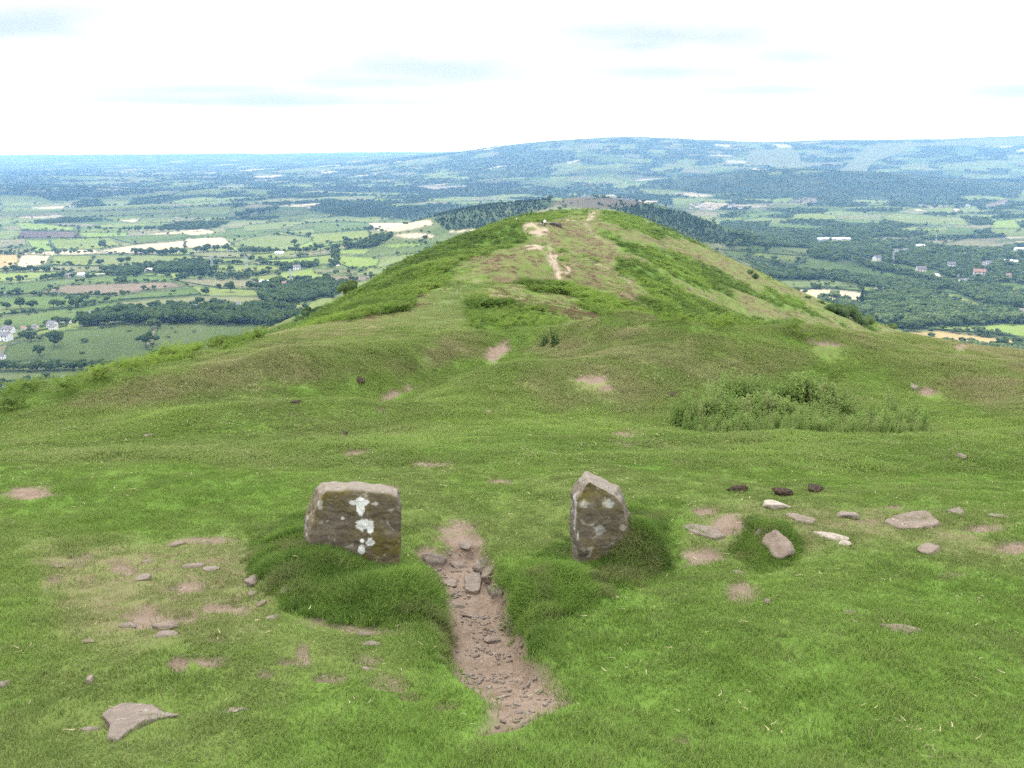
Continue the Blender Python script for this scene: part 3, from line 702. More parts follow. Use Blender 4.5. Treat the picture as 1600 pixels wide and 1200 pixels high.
# materials of the plants
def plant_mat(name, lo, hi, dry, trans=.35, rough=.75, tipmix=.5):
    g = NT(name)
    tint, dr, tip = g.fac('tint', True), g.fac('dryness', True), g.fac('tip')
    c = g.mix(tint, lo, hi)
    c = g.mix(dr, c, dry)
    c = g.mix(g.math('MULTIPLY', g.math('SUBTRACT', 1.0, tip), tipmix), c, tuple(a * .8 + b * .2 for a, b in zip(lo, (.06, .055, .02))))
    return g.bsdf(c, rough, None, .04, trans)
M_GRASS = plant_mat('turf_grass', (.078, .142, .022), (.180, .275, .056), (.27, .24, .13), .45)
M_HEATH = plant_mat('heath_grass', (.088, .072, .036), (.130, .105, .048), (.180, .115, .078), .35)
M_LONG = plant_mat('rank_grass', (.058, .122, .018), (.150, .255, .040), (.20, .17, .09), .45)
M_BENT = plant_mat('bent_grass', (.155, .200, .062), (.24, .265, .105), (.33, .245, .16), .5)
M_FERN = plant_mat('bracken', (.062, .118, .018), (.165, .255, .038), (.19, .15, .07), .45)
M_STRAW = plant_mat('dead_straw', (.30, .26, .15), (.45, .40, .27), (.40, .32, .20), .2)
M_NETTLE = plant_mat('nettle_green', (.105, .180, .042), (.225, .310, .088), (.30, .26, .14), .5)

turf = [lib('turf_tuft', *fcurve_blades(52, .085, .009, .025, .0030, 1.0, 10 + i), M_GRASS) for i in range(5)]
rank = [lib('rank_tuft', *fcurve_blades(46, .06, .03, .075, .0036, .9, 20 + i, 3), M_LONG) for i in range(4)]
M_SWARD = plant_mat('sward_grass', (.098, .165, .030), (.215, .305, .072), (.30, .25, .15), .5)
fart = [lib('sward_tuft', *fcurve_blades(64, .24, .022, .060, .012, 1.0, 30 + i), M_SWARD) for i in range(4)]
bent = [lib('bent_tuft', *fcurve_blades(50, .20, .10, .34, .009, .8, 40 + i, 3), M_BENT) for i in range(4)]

def put(name, x, y, size, protos, dryness, tint, label, cat, lean=.8, zoff=0, zmul=None):
    z = ridge_z(x, y) + zoff
    rot = slope_rot(x, y, lean); rot[:, 2] = rng.uniform(0, 6.283, len(x))
    # Euler XYZ: spin (z) acts last in Blender's order, so turn the tilt into the spun frame
    cz, sz = np.cos(rot[:, 2]), np.sin(rot[:, 2]); rx, ry = rot[:, 0].copy(), rot[:, 1].copy()
    rot[:, 0] = cz * rx + sz * ry; rot[:, 1] = -sz * rx + cz * ry
    s = np.stack([size, size, size if zmul is None else size * zmul], -1)
    return scatter(name, np.stack([x, y, z], -1), rot, s, rng.integers(0, len(protos), len(x)), protos, dict(tint=np.clip(tint, 0, 1), dryness=np.clip(dryness, 0, 1)), label, cat)

# short sheep-cropped turf near the camera
x, y = wedge_area(30000, 1.9, 8.2, .74)
mk = ridge_masks(x, y); sb = np.maximum(mk['soil'], .8 * ridge_masks(x, y + .05)['soil'])
keep = rng.uniform(size=len(x)) > np.maximum(sb * 1.15, .45 * mk['dry'] * sstep(-.1, .3, fbm(x / .25, y / .3, 4, 197)) * 2)
keep &= rng.uniform(size=len(x)) < np.interp(y, [2, 5, 8.2], [1, .85, .55])
x, y = x[keep], y[keep]; mk = {k: v[keep] for k, v in mk.items()}
pn = fbm(x / .7, y / .9, 4, 91)
thin = mk['soil'] * .5 + mk['dry'] * .25
put('turf', x, y, rng.uniform(.75, 1.25, len(x)) * (1 - .3 * thin), turf, .02 + .5 * mk['dry'] + .6 * rng.uniform(size=len(x)) ** 5 + .22 * (1 - mk['patch']) * (1 - mk['lush']), .40 + .75 * pn + .3 * mk['lush'] + rng.normal(0, .22, len(x)),
    'short sheep-cropped green turf around the two standing stones', 'grass', zmul=np.clip(1 + .7 * pn + .5 * mk['lush'] - .4 * thin + .9 * fbm(x / .2, y / .2, 3, 191), .4, 2.4))
# fuller grass on the stone mounds and path banks
x, y = wedge_area(90000, 2.4, 5.6, .55)
pd = path_sd(x, y); u, v = ridge_uv(x, y)
mound = np.zeros(x.shape)
for q in ([(395, 880), (430, 835), (478, 790), (500, 830), (620, 890), (660, 890), (696, 950), (690, 990), (640, 975), (520, 965), (470, 955), (420, 900)],
          [(990, 800), (1030, 820), (1040, 870), (1000, 900), (930, 935), (860, 965), (820, 965), (800, 930), (830, 890), (880, 860), (905, 885), (960, 860)],
          [(1150, 860), (1180, 825), (1230, 830), (1240, 870), (1190, 880)]): mound = np.maximum(mound, soft_poly(u + 10 * fbm(x / .08, y / .1, 2, 194), v, q, 20))
bank = sstep(-.14, -.03, pd) * (pd < -.015) * .75 * sstep(2.9, 3.3, y) * sstep(4.55, 4.25, y)
pk = np.maximum(mound, bank)
keep = (rng.uniform(size=len(x)) < pk * .95)
x, y, mound = x[keep], y[keep], mound[keep]
lump = 1 + .7 * fbm(x / .13, y / .13, 3, 193)
pn = fbm(x / .12, y / .12, 3, 92)
put('mound_grass', x, y, rng.uniform(.6, 1.2, len(x)) * (.5 + .35 * mound) * np.clip(lump, .4, 1.7), rank, .04 + .5 * sstep(.1, .6, fbm(x / .15, y / .15, 3, 93)) + .15 * rng.uniform(size=len(x)), .40 + .9 * pn + rng.normal(0, .22, len(x)),
    'thick fine dark grass grown over the mounds holding the stones', 'grass', lean=.9)
# turf of the middle distance
x, y = wedge_area(75000, 7.4, 27, .72)
mk = ridge_masks(x, y); sb = np.maximum(mk['soil'], np.maximum(ridge_masks(x, y + .25)['soil'], ridge_masks(x, y + .55)['soil'] * (y > 11)))
keep = (rng.uniform(size=len(x)) > sb * 1.2) & (rng.uniform(size=len(x)) > mk['brk'] * .6) & (y < 24 + 3 * rng.uniform(size=len(x)))
x, y = x[keep], y[keep]; mk = {k: v[keep] for k, v in mk.items()}
pn = fbm(x / 1.5, y / 1.9, 4, 94)
put('sward', x, y, rng.uniform(.6, 1.1, len(x)), fart, .02 + .6 * mk['dry'] + .6 * rng.uniform(size=len(x)) ** 6 + .18 * (1 - mk['patch']) * (1 - mk['lush']), .42 + .75 * pn + .35 * mk['lush'] + rng.normal(0, .2, len(x)),
    'grazed green sward rolling away between the stones and the ridge', 'grass', zmul=np.clip(.8 + .8 * pn + .4 * mk['dry'] + .8 * fbm(x / .5, y / .6, 3, 192), .35, 2.0))
# bent grass and heath on humps and ridge slopes
x, y = wedge_area(26000, 9.5, 45, .74); x2, y2 = rand_wedge(52000, 40, 340, .62, 1.6)
x, y = np.r_[x, x2], np.r_[y, y2]
mk = ridge_masks(x, y)
keep = rng.uniform(size=len(x)) < (mk['dry'] - .12) * (1 - mk['soil']) * np.where(y < 36, .7, 1)
xa, ya, mka = x[keep], y[keep], {k: v[keep] for k, v in mk.items()}
heath = [lib('heath_tuft', *fcurve_blades(50, .20, .10, .34, .009, .8, 45 + i, 3), M_HEATH) for i in range(4)]
for nm_, pr_, sel in (('bent_grass', bent, ya < 36), ('heath_grass', heath, ya >= 36)):
  x, y = xa[sel], ya[sel]; mk = {k: v[sel] for k, v in mka.items()}
  pn = fbm(x / (1 + .03 * y), y / (1 + .05 * y), 4, 95)
  put(nm_, x, y, rng.uniform(.35, .75, len(x)) * np.interp(y, [10, 20, 40, 100, 300], [.55, .8, 1.3, 2.4, 4.0]), pr_, .48 + .8 * pn + rng.normal(0, .18, len(x)), .5 + .4 * rng.normal(0, .6, len(x)),
    'brown seeding bent grass on the humps beyond the stones' if nm_ == 'bent_grass' else 'brown heathy grass on the far slopes of the ridge', 'grass', zmul=np.interp(y, [10, 20, 60, 300], [.5, .6, .6, .45]))

# short grass of the ridge between the fern
x, y = rand_wedge(60000, 26, 330, .62, 1.7); mk = ridge_masks(x, y)
keep = (rng.uniform(size=len(x)) > mk['soil'] * 1.3) & (rng.uniform(size=len(x)) > mk['brk'] * .8) & (rng.uniform(size=len(x)) > mk['dry'] * .8)
x, y = x[keep], y[keep]; mk = {k: v[keep] for k, v in mk.items()}
pn = fbm(x / (1 + .04 * y), y / (1 + .06 * y), 4, 195)
put('ridge_grass', x, y, rng.uniform(.6, 1.2, len(x)) * np.interp(y, [26, 60, 300], [1.2, 2.0, 5.0]), fart, .25 + .5 * mk['dry'] + .5 * pn + rng.normal(0, .15, len(x)), .4 + .9 * pn + rng.normal(0, .25, len(x)),
    'patchy short grass along the spine of the ridge', 'grass', zmul=np.interp(y, [26, 60, 300], [1, .8, .5]))
# bracken: fronds with leaflets
def frond_clump(n, seed, hgt, leaf):
    r = np.random.default_rng(seed); V = []; T = []; tip = []
    for i in range(n):
        a = r.uniform(0, 6.283); h = hgt * r.uniform(.6, 1.1); reach = h * r.uniform(.5, .95); b0 = np.array([r.uniform(-.2, .2), r.uniform(-.2, .2)])
        da = np.array([math.cos(a), math.sin(a)]); dn = np.array([-da[1], da[0]])
        m = 9
        for s in range(m):
            f = (s + 1) / m
            c = b0 + da * reach * f ** 1.6; zc = h * (1 - (1 - f) ** 1.8) - .12 * h * f ** 3
            L = leaf * h * (1 - f) ** .8 * (0.4 + 1.6 * min(f * 3, 1)) * r.uniform(.8, 1.2) if f > .3 else 0
            if L <= 0: continue
            for sd in (-1, 1):
                k = len(V); e = c + dn * sd * L + da * L * .45; dz = -.25 * L + r.normal(0, .02)
                w_ = da * h / m * .62
                V += [(*(c - w_ * .5), zc), (*(c + w_ * .5), zc), (*(e + w_ * .2), zc + dz), (*(e - w_ * .2), zc + dz - .01)]
                T += [(k, k + 1, k + 2), (k, k + 2, k + 3)]; tip += [f * .6, f * .6, 1, 1]
    return V, T, tip
ferns = [lib('bracken_plant', *frond_clump(9, 50 + i, .62, .36), M_FERN) for i in range(4)]
x, y = wedge_area(9000, 10, 45, .74); x2, y2 = rand_wedge(130000, 40, 380, .66, 1.5)
x, y = np.r_[x, x2], np.r_[y, y2]
mk = ridge_masks(x, y)
keep = rng.uniform(size=len(x)) < (mk['brk'] - .15) * 1.1 * np.interp(y, [10, 30, 60], [.7, .6, 1])
x, y = x[keep], y[keep]
pn = fbm(x / (2 + .05 * y), y / (2 + .05 * y), 3, 96)
put('bracken', x, y, rng.uniform(.6, 1.15, len(x)) * np.interp(y, [10, 25, 60, 120, 350], [.5, .7, 1.0, 1.35, 2.2]), ferns, .05 + .3 * rng.uniform(size=len(x)) ** 4, .45 + 1.3 * pn + rng.normal(0, .25, len(x)),
    'bright green bracken spreading down the ridge flanks', 'bracken', lean=.4, zmul=np.interp(y, [10, 60, 120, 350], [.85, .85, .75, .6]))

# dead straw lying about in the turf
def straws(n, seed):
    r = np.random.default_rng(seed); V = []; T = []; tip = []
    for i in range(n):
        p = np.array([r.uniform(-.12, .12), r.uniform(-.12, .12), r.uniform(.012, .03)]); a = r.uniform(0, 6.283); L = r.uniform(.02, .06); cv = r.uniform(-1.2, 1.2); w_ = r.uniform(.0015, .003)
        k0 = len(V)
        for s in range(5):
            f = s / 4; aa = a + cv * f
            V += [tuple(p + np.array([-math.sin(aa), math.cos(aa), 0]) * w_ * (1.2 - f)), tuple(p - np.array([-math.sin(aa), math.cos(aa), 0]) * w_ * (1.2 - f) + np.array([0, 0, .001]))]; tip += [1, 1]
            p = p + np.array([math.cos(aa) * L / 4, math.sin(aa) * L / 4, r.uniform(-.002, .006)])
        for s in range(4):
            q = k0 + 2 * s; T += [(q, q + 1, q + 3), (q, q + 3, q + 2)]
    return V, T, tip
strs = [lib('straw_wisp', *straws(3, 60 + i), M_STRAW) for i in range(6)]
x, y = wedge_area(9000, 2.0, 15, .72); mk = ridge_masks(x, y)
keep = rng.uniform(size=len(x)) < .5 + .8 * fbm(x / 1.2, y / 1.2, 3, 97)
x, y = x[keep], y[keep]
put('dead_straw', x, y, rng.uniform(.3, 1.0, len(x)) ** 1.5 * np.interp(y, [2, 6, 14], [.75, .9, 1.5]), strs, rng.uniform(size=len(x)), rng.uniform(size=len(x)), 'pale dead grass stems lying in the turf', 'straw', lean=1)

# nettles in the hollow behind the low bank
def nettle(seed, H):
    r = np.random.default_rng(seed); V = []; T = []; tip = []
    for st in range(3):
        b = np.array([r.uniform(-.10, .10), r.uniform(-.10, .10)]); lean = np.array([r.uniform(-.12, .12), r.uniform(-.12, .12)]); hh = H * r.uniform(.75, 1.1)
        k = len(V); w_ = .006
        for f in (0, 1):
            c = b + lean * f * hh
            V += [(c[0] - w_ * (1.3 - f), c[1], hh * f), (c[0] + w_ * (1.3 - f), c[1] + .003, hh * f)]; tip += [f, f]
        T += [(k, k + 1, k + 3), (k, k + 3, k + 2)]
        for s in range(11):
            f = .12 + .86 * s / 10; c = b + lean * f * hh; a0 = s * 1.57 + r.uniform(-.3, .3); L = (.115 - .06 * f) * r.uniform(.8, 1.2)
            for a in (a0, a0 + math.pi):
                d = np.array([math.cos(a), math.sin(a)]); n_ = np.array([-d[1], d[0]]); k = len(V); z0 = hh * f
                V += [(*c, z0), (*(c + d * L * .5 + n_ * L * .3), z0 - .1 * L), (*(c + d * L), z0 - .65 * L), (*(c + d * L * .5 - n_ * L * .3), z0 - .1 * L)]
                T += [(k, k + 1, k + 2), (k, k + 2, k + 3)]; tip += [f * .6, f, f, f]
            if f > .5:      # hanging seed strings
                for q in range(3):
                    a = r.uniform(0, 6.283); d = np.array([math.cos(a), math.sin(a)]); k = len(V); L2 = .05
                    V += [(*c, z0), (*(c + d * .02), z0 - .01), (*(c + d * L2), z0 - .04)]; T.append((k, k + 1, k + 2)); tip += [1, 1, 1]
    return V, T, tip
nets = [lib('nettle_stems', *nettle(70 + i, .62), M_NETTLE) for i in range(6)]
a0, a1 = cast_r(1050, 668), cast_r(1420, 668)
n_ = 3600
s = rng.uniform(size=n_); x = np.interp(s, [0, 1], [rcast(1050, 640)[0] * .93, 5.6]) ; 
y = rng.uniform(10.1, 14.2, n_)
u, v = ridge_uv(x, y)
dens = soft_poly(u, v, [(1035, 690), (1060, 668), (1120, 650), (1180, 640), (1260, 644), (1330, 660), (1400, 674), (1450, 682), (1300, 688), (1150, 696), (1060, 700)], 20) * (.85 + .9 * fbm(x / .6, y / .6, 3, 98))
keep = rng.uniform(size=n_) < dens
x, y = x[keep], y[keep]
hgt = np.interp(x, [2.0, 2.6, 3.2, 4.4, 5.0, 5.8], [.85, 1.05, 1.15, 1.15, 1.1, .9])
NETTLES = put('nettle_bed', x, y, .74 * hgt * rng.uniform(.45, 1.15, len(x)) * (.9 + .7 * fbm(x / .5, y / .5, 2, 99)) * np.interp(y, [10.1, 11, 12], [.3, .7, 1]), nets, .35 * rng.uniform(size=len(x)) ** 2 + .3 * (rng.uniform(size=len(x)) > .9), .5 + .5 * rng.normal(0, .5, len(x)), 'dense bed of tall grey-green nettles in the hollow', 'nettles', lean=.2)
for (u0, v0, n_, r_) in [(866, 536, 9, .22), (955, 590, 5, .2), (1345, 668, 30, .5)]:
    pass
# ------------------------------------------------------------------ stones
def f3(x, y, z, s, o, sd): return (fbm(x / s + 3, y / s, o, sd) + fbm(y / s, z / s + 5, o, sd + 1) + fbm(z / s, x / s + 7, o, sd + 2)) / 1.8

def remeshed(V, Fc, voxel, smooth_it=3):
    me = bpy.data.meshes.new('tmp'); me.from_pydata([tuple(map(float, v)) for v in V], [], Fc); me.update()
    o = bpy.data.objects.new('tmp', me); COL.objects.link(o)
    m = o.modifiers.new('r', 'REMESH'); m.mode = 'VOXEL'; m.voxel_size = voxel
    if smooth_it: m = o.modifiers.new('s', 'SMOOTH'); m.factor = .5; m.iterations = smooth_it
    dg = bpy.context.evaluated_depsgraph_get(); ev = o.evaluated_get(dg)
    out = bpy.data.meshes.new_from_object(ev)
    bpy.data.objects.remove(o); bpy.data.meshes.remove(me)
    out.polygons.foreach_set('use_smooth', np.ones(len(out.polygons), bool))
    return out
def get_co(me):
    a = np.empty(len(me.vertices) * 3, np.float32); me.vertices.foreach_get('co', a); return a.reshape(-1, 3).astype(float)
def get_no(me):
    a = np.empty(len(me.vertices) * 3, np.float32); me.vertex_normals.foreach_get('vector', a); return a.reshape(-1, 3).astype(float)

g = NT('lichened_sandstone'); p = g.obj()
a = g.noise(p, 9, 6, .65); b = g.noise(p, 38, 5, .7); d = g.noise(p, 5, 5, .6, .6); e = g.noise(p, 16, 4, .55, .8)
c = g.mix(g.ramp(a, .3, .7), (.074, .061, .043), (.152, .127, .094))
c = g.mix(g.math('MULTIPLY', g.ramp(d, .44, .60), g.fac('face')), c, g.mix(g.ramp(b, .35, .65), (.128, .106, .022), (.082, .068, .028)))
c = g.mix(g.ramp(b, .5, .75, 0, .7), c, (.055, .042, .028))
c = g.mix(g.ramp(e, .60, .67, 0, .75), c, (.27, .26, .21))
c = g.mix(g.math('MULTIPLY', g.fac('top'), g.ramp(b, .25, .6, .35, .9)), c, (.200, .174, .142))  # upward faces painted paler, the lit top put into the colour
c = g.mix(g.fac('white'), c, (.58, .58, .55))
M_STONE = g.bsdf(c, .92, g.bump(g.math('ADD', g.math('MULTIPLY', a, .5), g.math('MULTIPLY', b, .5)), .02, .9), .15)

g = NT('bedded_sandstone'); p = g.obj(); w_ = g.pos()
a = g.noise(w_, 14, 6, .65); b = g.noise(w_, 70, 4, .7); r_ = g.n('ShaderNodeObjectInfo').outputs['Random']
c = g.mix(g.ramp(a, .3, .7), (.115, .086, .065), (.215, .168, .134))
c = g.mix(g.ramp(b, .5, .8, 0, .6), c, (.11, .085, .066))
c = g.mix(g.ramp(r_, 0, 1, 0, .35), c, (.16, .150, .135))
c = g.mix(g.ramp(g.noise(w_, 30, 3), .62, .7, 0, .5), c, (.28, .265, .22))
M_ROCK = g.bsdf(c, .9, g.bump(g.math('ADD', a, g.math('MULTIPLY', b, .5)), .02, .9), .15)
g = NT('pale_stone'); p = g.pos(); M_PALE = g.bsdf(g.mix(g.ramp(g.noise(p, 30, 5), .3, .7), (.20, .165, .13), (.32, .28, .235)), .9, None, .15)
g = NT('dry_dung'); p = g.pos(); nn_ = g.noise(p, 60, 4); M_DUNG = g.bsdf(g.mix(g.ramp(nn_, .3, .7), (.018, .014, .010), (.065, .045, .030)), .95, g.bump(nn_, .02, 1), .1)

def standing(name, front, back, Yf, Yb, seed, whites, label):
    Fp = [(*xz(u, v, Yf), Yf) for u, v in front]; Bp = [(*xz(u, v, Yb), Yb) for u, v in back]
    n = len(front); V = [(a_, c_, b_) for a_, b_, c_ in Fp] + [(a_, c_, b_) for a_, b_, c_ in Bp]
    Fc = [tuple(range(n - 1, -1, -1)), tuple(range(n, 2 * n))] + [(i, (i + 1) % n, n + (i + 1) % n, n + i) for i in range(n)]
    me = remeshed(V, Fc, .0055, 12)
    co, no = get_co(me), get_no(me); x, y, z = co.T
    disp = .020 * f3(x, y, z, .17, 3, seed) + .009 * f3(x, y, z, .05, 4, seed + 5) + .008 * np.round(2.5 * f3(x, y, z, .10, 2, seed + 9)) / 2.5
    co2 = co + no * disp[:, None]
    u, v = te_px(co2[:, 0] / co2[:, 1], co2[:, 2] / co2[:, 1])
    wh = np.zeros(len(u)); nz = f3(x, y, z, .03, 3, seed + 20); nz2 = f3(x, y, z, .011, 2, seed + 24)
    for cu, cv, ru, rv, s in whites: wh = np.maximum(wh, s * sstep(1.12, .82, np.hypot((u - cu) / ru, (v - cv) / rv) + .6 * nz + .35 * nz2))
    wh *= (y < (Yf + Yb) / 2) 
    base = co2.mean(0); base[2] = ground(base[0], base[1])
    co2 -= base; me.vertices.foreach_set('co', co2.astype(np.float32).ravel())
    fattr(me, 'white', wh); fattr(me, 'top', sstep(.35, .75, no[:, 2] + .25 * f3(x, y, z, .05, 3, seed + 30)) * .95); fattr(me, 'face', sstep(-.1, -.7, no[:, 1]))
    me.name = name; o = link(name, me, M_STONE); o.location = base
    return tag(o, label, 'stone', 'pair of standing stones flanking the path')
C4 = lambda q: [(380 + a_ / 4, 700 + b_ / 4, c_ / 4, d_ / 4, e_) for a_, b_, c_, d_, e_ in q]
standing('standing_stone', [(511, 767), (560, 767), (606, 771), (619, 777), (625, 790), (624, 830), (622, 980), (490, 980), (487, 838), (489, 815), (497, 789), (504, 774)],
         [(503, 753), (560, 755), (612, 759), (622, 764), (625, 775), (622, 830), (620, 980), (474, 980), (474, 832), (476, 812), (484, 784), (493, 763)], 4.36, 4.53, 1,
         C4([(738, 368, 40, 46, 1), (690, 345, 24, 16, 1), (748, 482, 50, 32, 1), (795, 500, 24, 42, 1), (794, 590, 24, 24, 1), (738, 634, 20, 21, 1), (742, 580, 11, 10, 1), (825, 352, 22, 14, .5), (622, 440, 10, 8, .7), (480, 360, 18, 30, .35)]),
         'blocky flat-topped standing stone with three white lichen patches')
standing('standing_stone', [(905, 778), (914, 758), (921, 752), (940, 762), (962, 774), (972, 788), (983, 824), (1000, 890), (1005, 970), (908, 970), (905, 880), (904, 820)],
         [(892, 771), (903, 752), (915, 738), (937, 745), (965, 758), (976, 774), (989, 824), (1004, 890), (1008, 970), (896, 970), (892, 880), (891, 818)], 4.40, 4.60, 60,
         C4([(4 * (912 - 380) + 0, 4 * 86, 16, 26, .45)]) + [(914, 788, 8, 7, .28), (951, 787, 8, 8, .34), (938, 829, 10, 8, .3), (973, 824, 5, 5, .3), (903, 838, 2, 9, .6), (897, 800, 4, 28, .3)],
         'pointed standing stone with ochre lichen and a grass cushion at its side')

_ico = bmesh.new(); bmesh.ops.create_icosphere(_ico, subdivisions=4, radius=1)
ICOV = np.array([v.co[:] for v in _ico.verts]); ICOF = np.array([[v.index for v in f.verts] for f in _ico.faces]); _ico.free()
def rock_shape(seed, a, b, c, nplanes=8, soft=30, rough=.09):
    """weathered block: soft intersection of random planes"""
    r = np.random.default_rng(seed); N = r.normal(size=(nplanes, 3)); N[:, 2] *= .6; N /= np.linalg.norm(N, axis=1)[:, None]
    N = np.vstack([N, [0, 0, 1], [0, 0, -1]]); H = np.r_[r.uniform(.48, .95, nplanes), .75, .8]
    q = np.maximum(ICOV @ N.T, 1e-3) / H
    rad = np.minimum((q ** soft).sum(1) ** (-1 / soft), 1.12)
    V = ICOV * rad[:, None]
    V = V * (1 + rough * f3(V[:, 0], V[:, 1], V[:, 2], .6, 4, seed) + .5 * rough * f3(V[:, 0], V[:, 1], V[:, 2], .18, 3, seed + 2))[:, None]
    return V * np.array([a, b, c])
def rock(name, u, v, w, h, label, cat='stone', mat=None, seed=0, sink=.45, thick=.5, rz=None, group=None, rough=.11):
    x, y = rcast(u, v + h * .25); z = ground(x, y); D = math.hypot(y * CP - z * SP, 0)
    a = w / F * D * .62; dep = math.atan2(-z, y); b = min(max(h / F * D / max(math.sin(dep), .15) * .6, a * .3), a * 1.5); c = min(a, b) * thick
    V = rock_shape(seed * 7 + 3, a, b, c, rough=rough)
    me = mesh_np(name, V, ICOF, True); o = link(name, me, mat or M_ROCK)
    zx = (ground(x + .08, y) - ground(x - .08, y)) / .16; zy = (ground(x, y + .08) - ground(x, y - .08)) / .16
    o.location = (x, y, z + c * (.75 - 1.5 * sink)); o.rotation_euler = (math.atan(zy) * .8, -math.atan(zx) * .8, (seed * 1.7 % .6 - .3) if rz is None else rz)
    return tag(o, label, cat, group)
FLAT, LOW = dict(thick=.30, sink=.42), dict(thick=.55, sink=.5)
RK = [
 (140, 1138, 30, 10, 'thin flake of stone left of the bedrock patch', FLAT),
 (258, 978, 34, 20, 'angular grey stone in the bare earth left of the flat-topped stone', LOW), (258, 990, 30, 12, 'low slab lying against the angular grey stone', FLAT), (200, 976, 20, 10, 'small stone at the left end of the bare earth', LOW),
 (138, 1001, 32, 9, 'thin flat stone alone in the turf below the bare earth', FLAT), (140, 1064, 15, 10, 'fist-sized brown stone alone on the turf above the bedrock patch', dict(thick=.8, sink=.25)),
 (5, 1069, 14, 11, 'round brown stone at the picture edge in the grass', dict(thick=.8, sink=.25)), (225, 902, 17, 17, 'upright lump of grey stone standing in the turf', dict(thick=.9, sink=.35)), (232, 876, 13, 6, 'little flat stone just behind the upright grey lump', FLAT),
 (302, 882, 26, 10, 'half-buried flat stone with straw beside it', FLAT), (330, 888, 20, 8, 'smaller flat stone right of the half-buried one', FLAT), (394, 909, 20, 14, 'smooth pinkish boulder left of the grassy mound', dict(thick=.8, sink=.3)),
 (395, 928, 16, 8, 'low stone in front of the smooth pinkish boulder', LOW), (448, 925, 19, 12, 'brown boulder at the foot of the left mound', dict(thick=.75, sink=.35)), (426, 963, 20, 13, 'stone with a scooped hollow in the turf below the left mound', LOW),
 (408, 942, 14, 8, 'tilted shard of stone between bare earth and the left mound', LOW), (282, 848, 26, 9, 'dark stone ledge edging a small scrape', FLAT), (360, 1109, 24, 12, 'left of two small slabs side by side in the lower turf', FLAT),
 (380, 1107, 18, 10, 'right of two small slabs side by side in the lower turf', FLAT), (578, 1004, 26, 11, 'pale flat stone below the earth bank of the left mound', FLAT), (569, 990, 16, 8, 'reddish stone sticking out of the earth bank', LOW),
 (562, 968, 14, 7, 'dark stone at the top of the earth bank under the left mound', LOW), (576, 1043, 20, 7, 'thin stone in the worn turf left of the path', FLAT), (610, 966, 40, 5, 'long root-like stone edge along the mound foot', dict(thick=.35, sink=.4)),
 (1212, 789, 36, 11, 'pale buff slab at the crest of the low bank', dict(thick=.4, sink=.35)),
 (1191, 828, 28, 11, 'capping stone on the small turf knob', LOW), (1216, 851, 38, 34, 'rounded grey block set in the end of the turf knob', dict(thick=.85, sink=.4)), (1325, 806, 24, 13, 'small humped stone midway along the low bank', dict(thick=.6, sink=.4)),
 (1495, 798, 20, 10, 'small pale block right of the largest slab', LOW), (1298, 838, 46, 9, 'bleached white flat stone in the low bank', dict(thick=.3, sink=.4)),
 (1319, 847, 20, 7, 'small flat stone below the bleached white one', FLAT), (1454, 856, 38, 15, 'square-ended flat stone below the largest slab', FLAT), (1330, 957, 20, 7, 'little pale stone at the left end of the turf scar', LOW),
 (1412, 982, 52, 15, 'curved stone edge along the turf scar', dict(thick=.3, sink=.45, rz=-.45)), (1201, 940, 10, 7, 'tiny pink pebble on open turf', dict(thick=.8, sink=.25)), (1152, 894, 28, 10, 'grey stone at the top of the small bare scrape', FLAT),
 (1504, 714, 10, 6, 'lone pale stone on the far lawn', dict(thick=.8, sink=.25)), (235, 679, 16, 9, 'grey stone on the lawn far left', LOW), (763, 643, 12, 5, 'pale stone on the green behind the stones', LOW), (1430, 603, 14, 5, 'flat stone on the grassy path to the right', LOW),
 (1563, 806, 30, 6, 'flat stone at the far right of the low bank', FLAT), (85, 884, 30, 5, 'flat stone in the thin turf at the left', FLAT)]
for i, (u, v, w_, h_, lb, kw) in enumerate(RK):
    rock('embedded_stone', u, v, w_, h_, lb, seed=i + 1, mat=M_PALE if ('pale buff' in lb or 'bleached' in lb) else None, **kw)
def slab(name, pts, top, label, seed, cat='stone', tilt=0.0):
    """bedded flat stone: an outline on the ground given real thickness, weathered on top"""
    W = np.array([rcast(u, v) for u, v in pts]); c_ = W.mean(0); Z = np.array([ground(*q) for q in W]); z0 = float(Z.mean()); n_ = len(W)
    A = np.column_stack([W - c_, Z - z0]); ar = .5 * np.sum(W[:, 0] * np.roll(W[:, 1], -1) - np.roll(W[:, 0], -1) * W[:, 1])
    if ar < 0: A = A[::-1]
    tp = A.copy(); tp[:, :2] *= .94; tp[:, 2] += top + tilt * A[:, 1]
    bt = A.copy(); bt[:, 2] -= .05; V = np.vstack([bt, tp])
    me_ = remeshed(V, [tuple(range(n_ - 1, -1, -1)), tuple(range(n_, 2 * n_))] + [(i, (i + 1) % n_, n_ + (i + 1) % n_, n_ + i) for i in range(n_)], .006, 2)
    co_, no_ = get_co(me_), get_no(me_); x, y, z = co_.T
    co_ = co_ + no_ * (.011 * f3(x, y, z, .12, 4, seed) + .006 * np.round(3 * f3(x, y, z, .14, 2, seed + 3)) / 3 + .003 * f3(x, y, z, .02, 2, seed + 6))[:, None]
    me_.vertices.foreach_set('co', co_.astype(np.float32).ravel()); me_.materials.clear(); me_.name = name
    o = link(name, me_, M_ROCK); o.location = (*c_, z0); return tag(o, label, cat)
slab('bedrock', P(2.5, 0, 780, [(385, 850), (420, 822), (480, 798), (560, 810), (600, 812), (650, 835), (725, 850), (640, 862), (560, 880), (512, 915), (455, 958), (415, 950), (425, 890), (398, 868)]), .012, 'broad sunken sheet of brown bedrock in the turf at the lower left', 11)
slab('flat_stone', [(1063, 822), (1085, 820), (1120, 828), (1136, 841), (1118, 845), (1080, 834)], .012, 'long flat slab right of the grass cushion', 14)
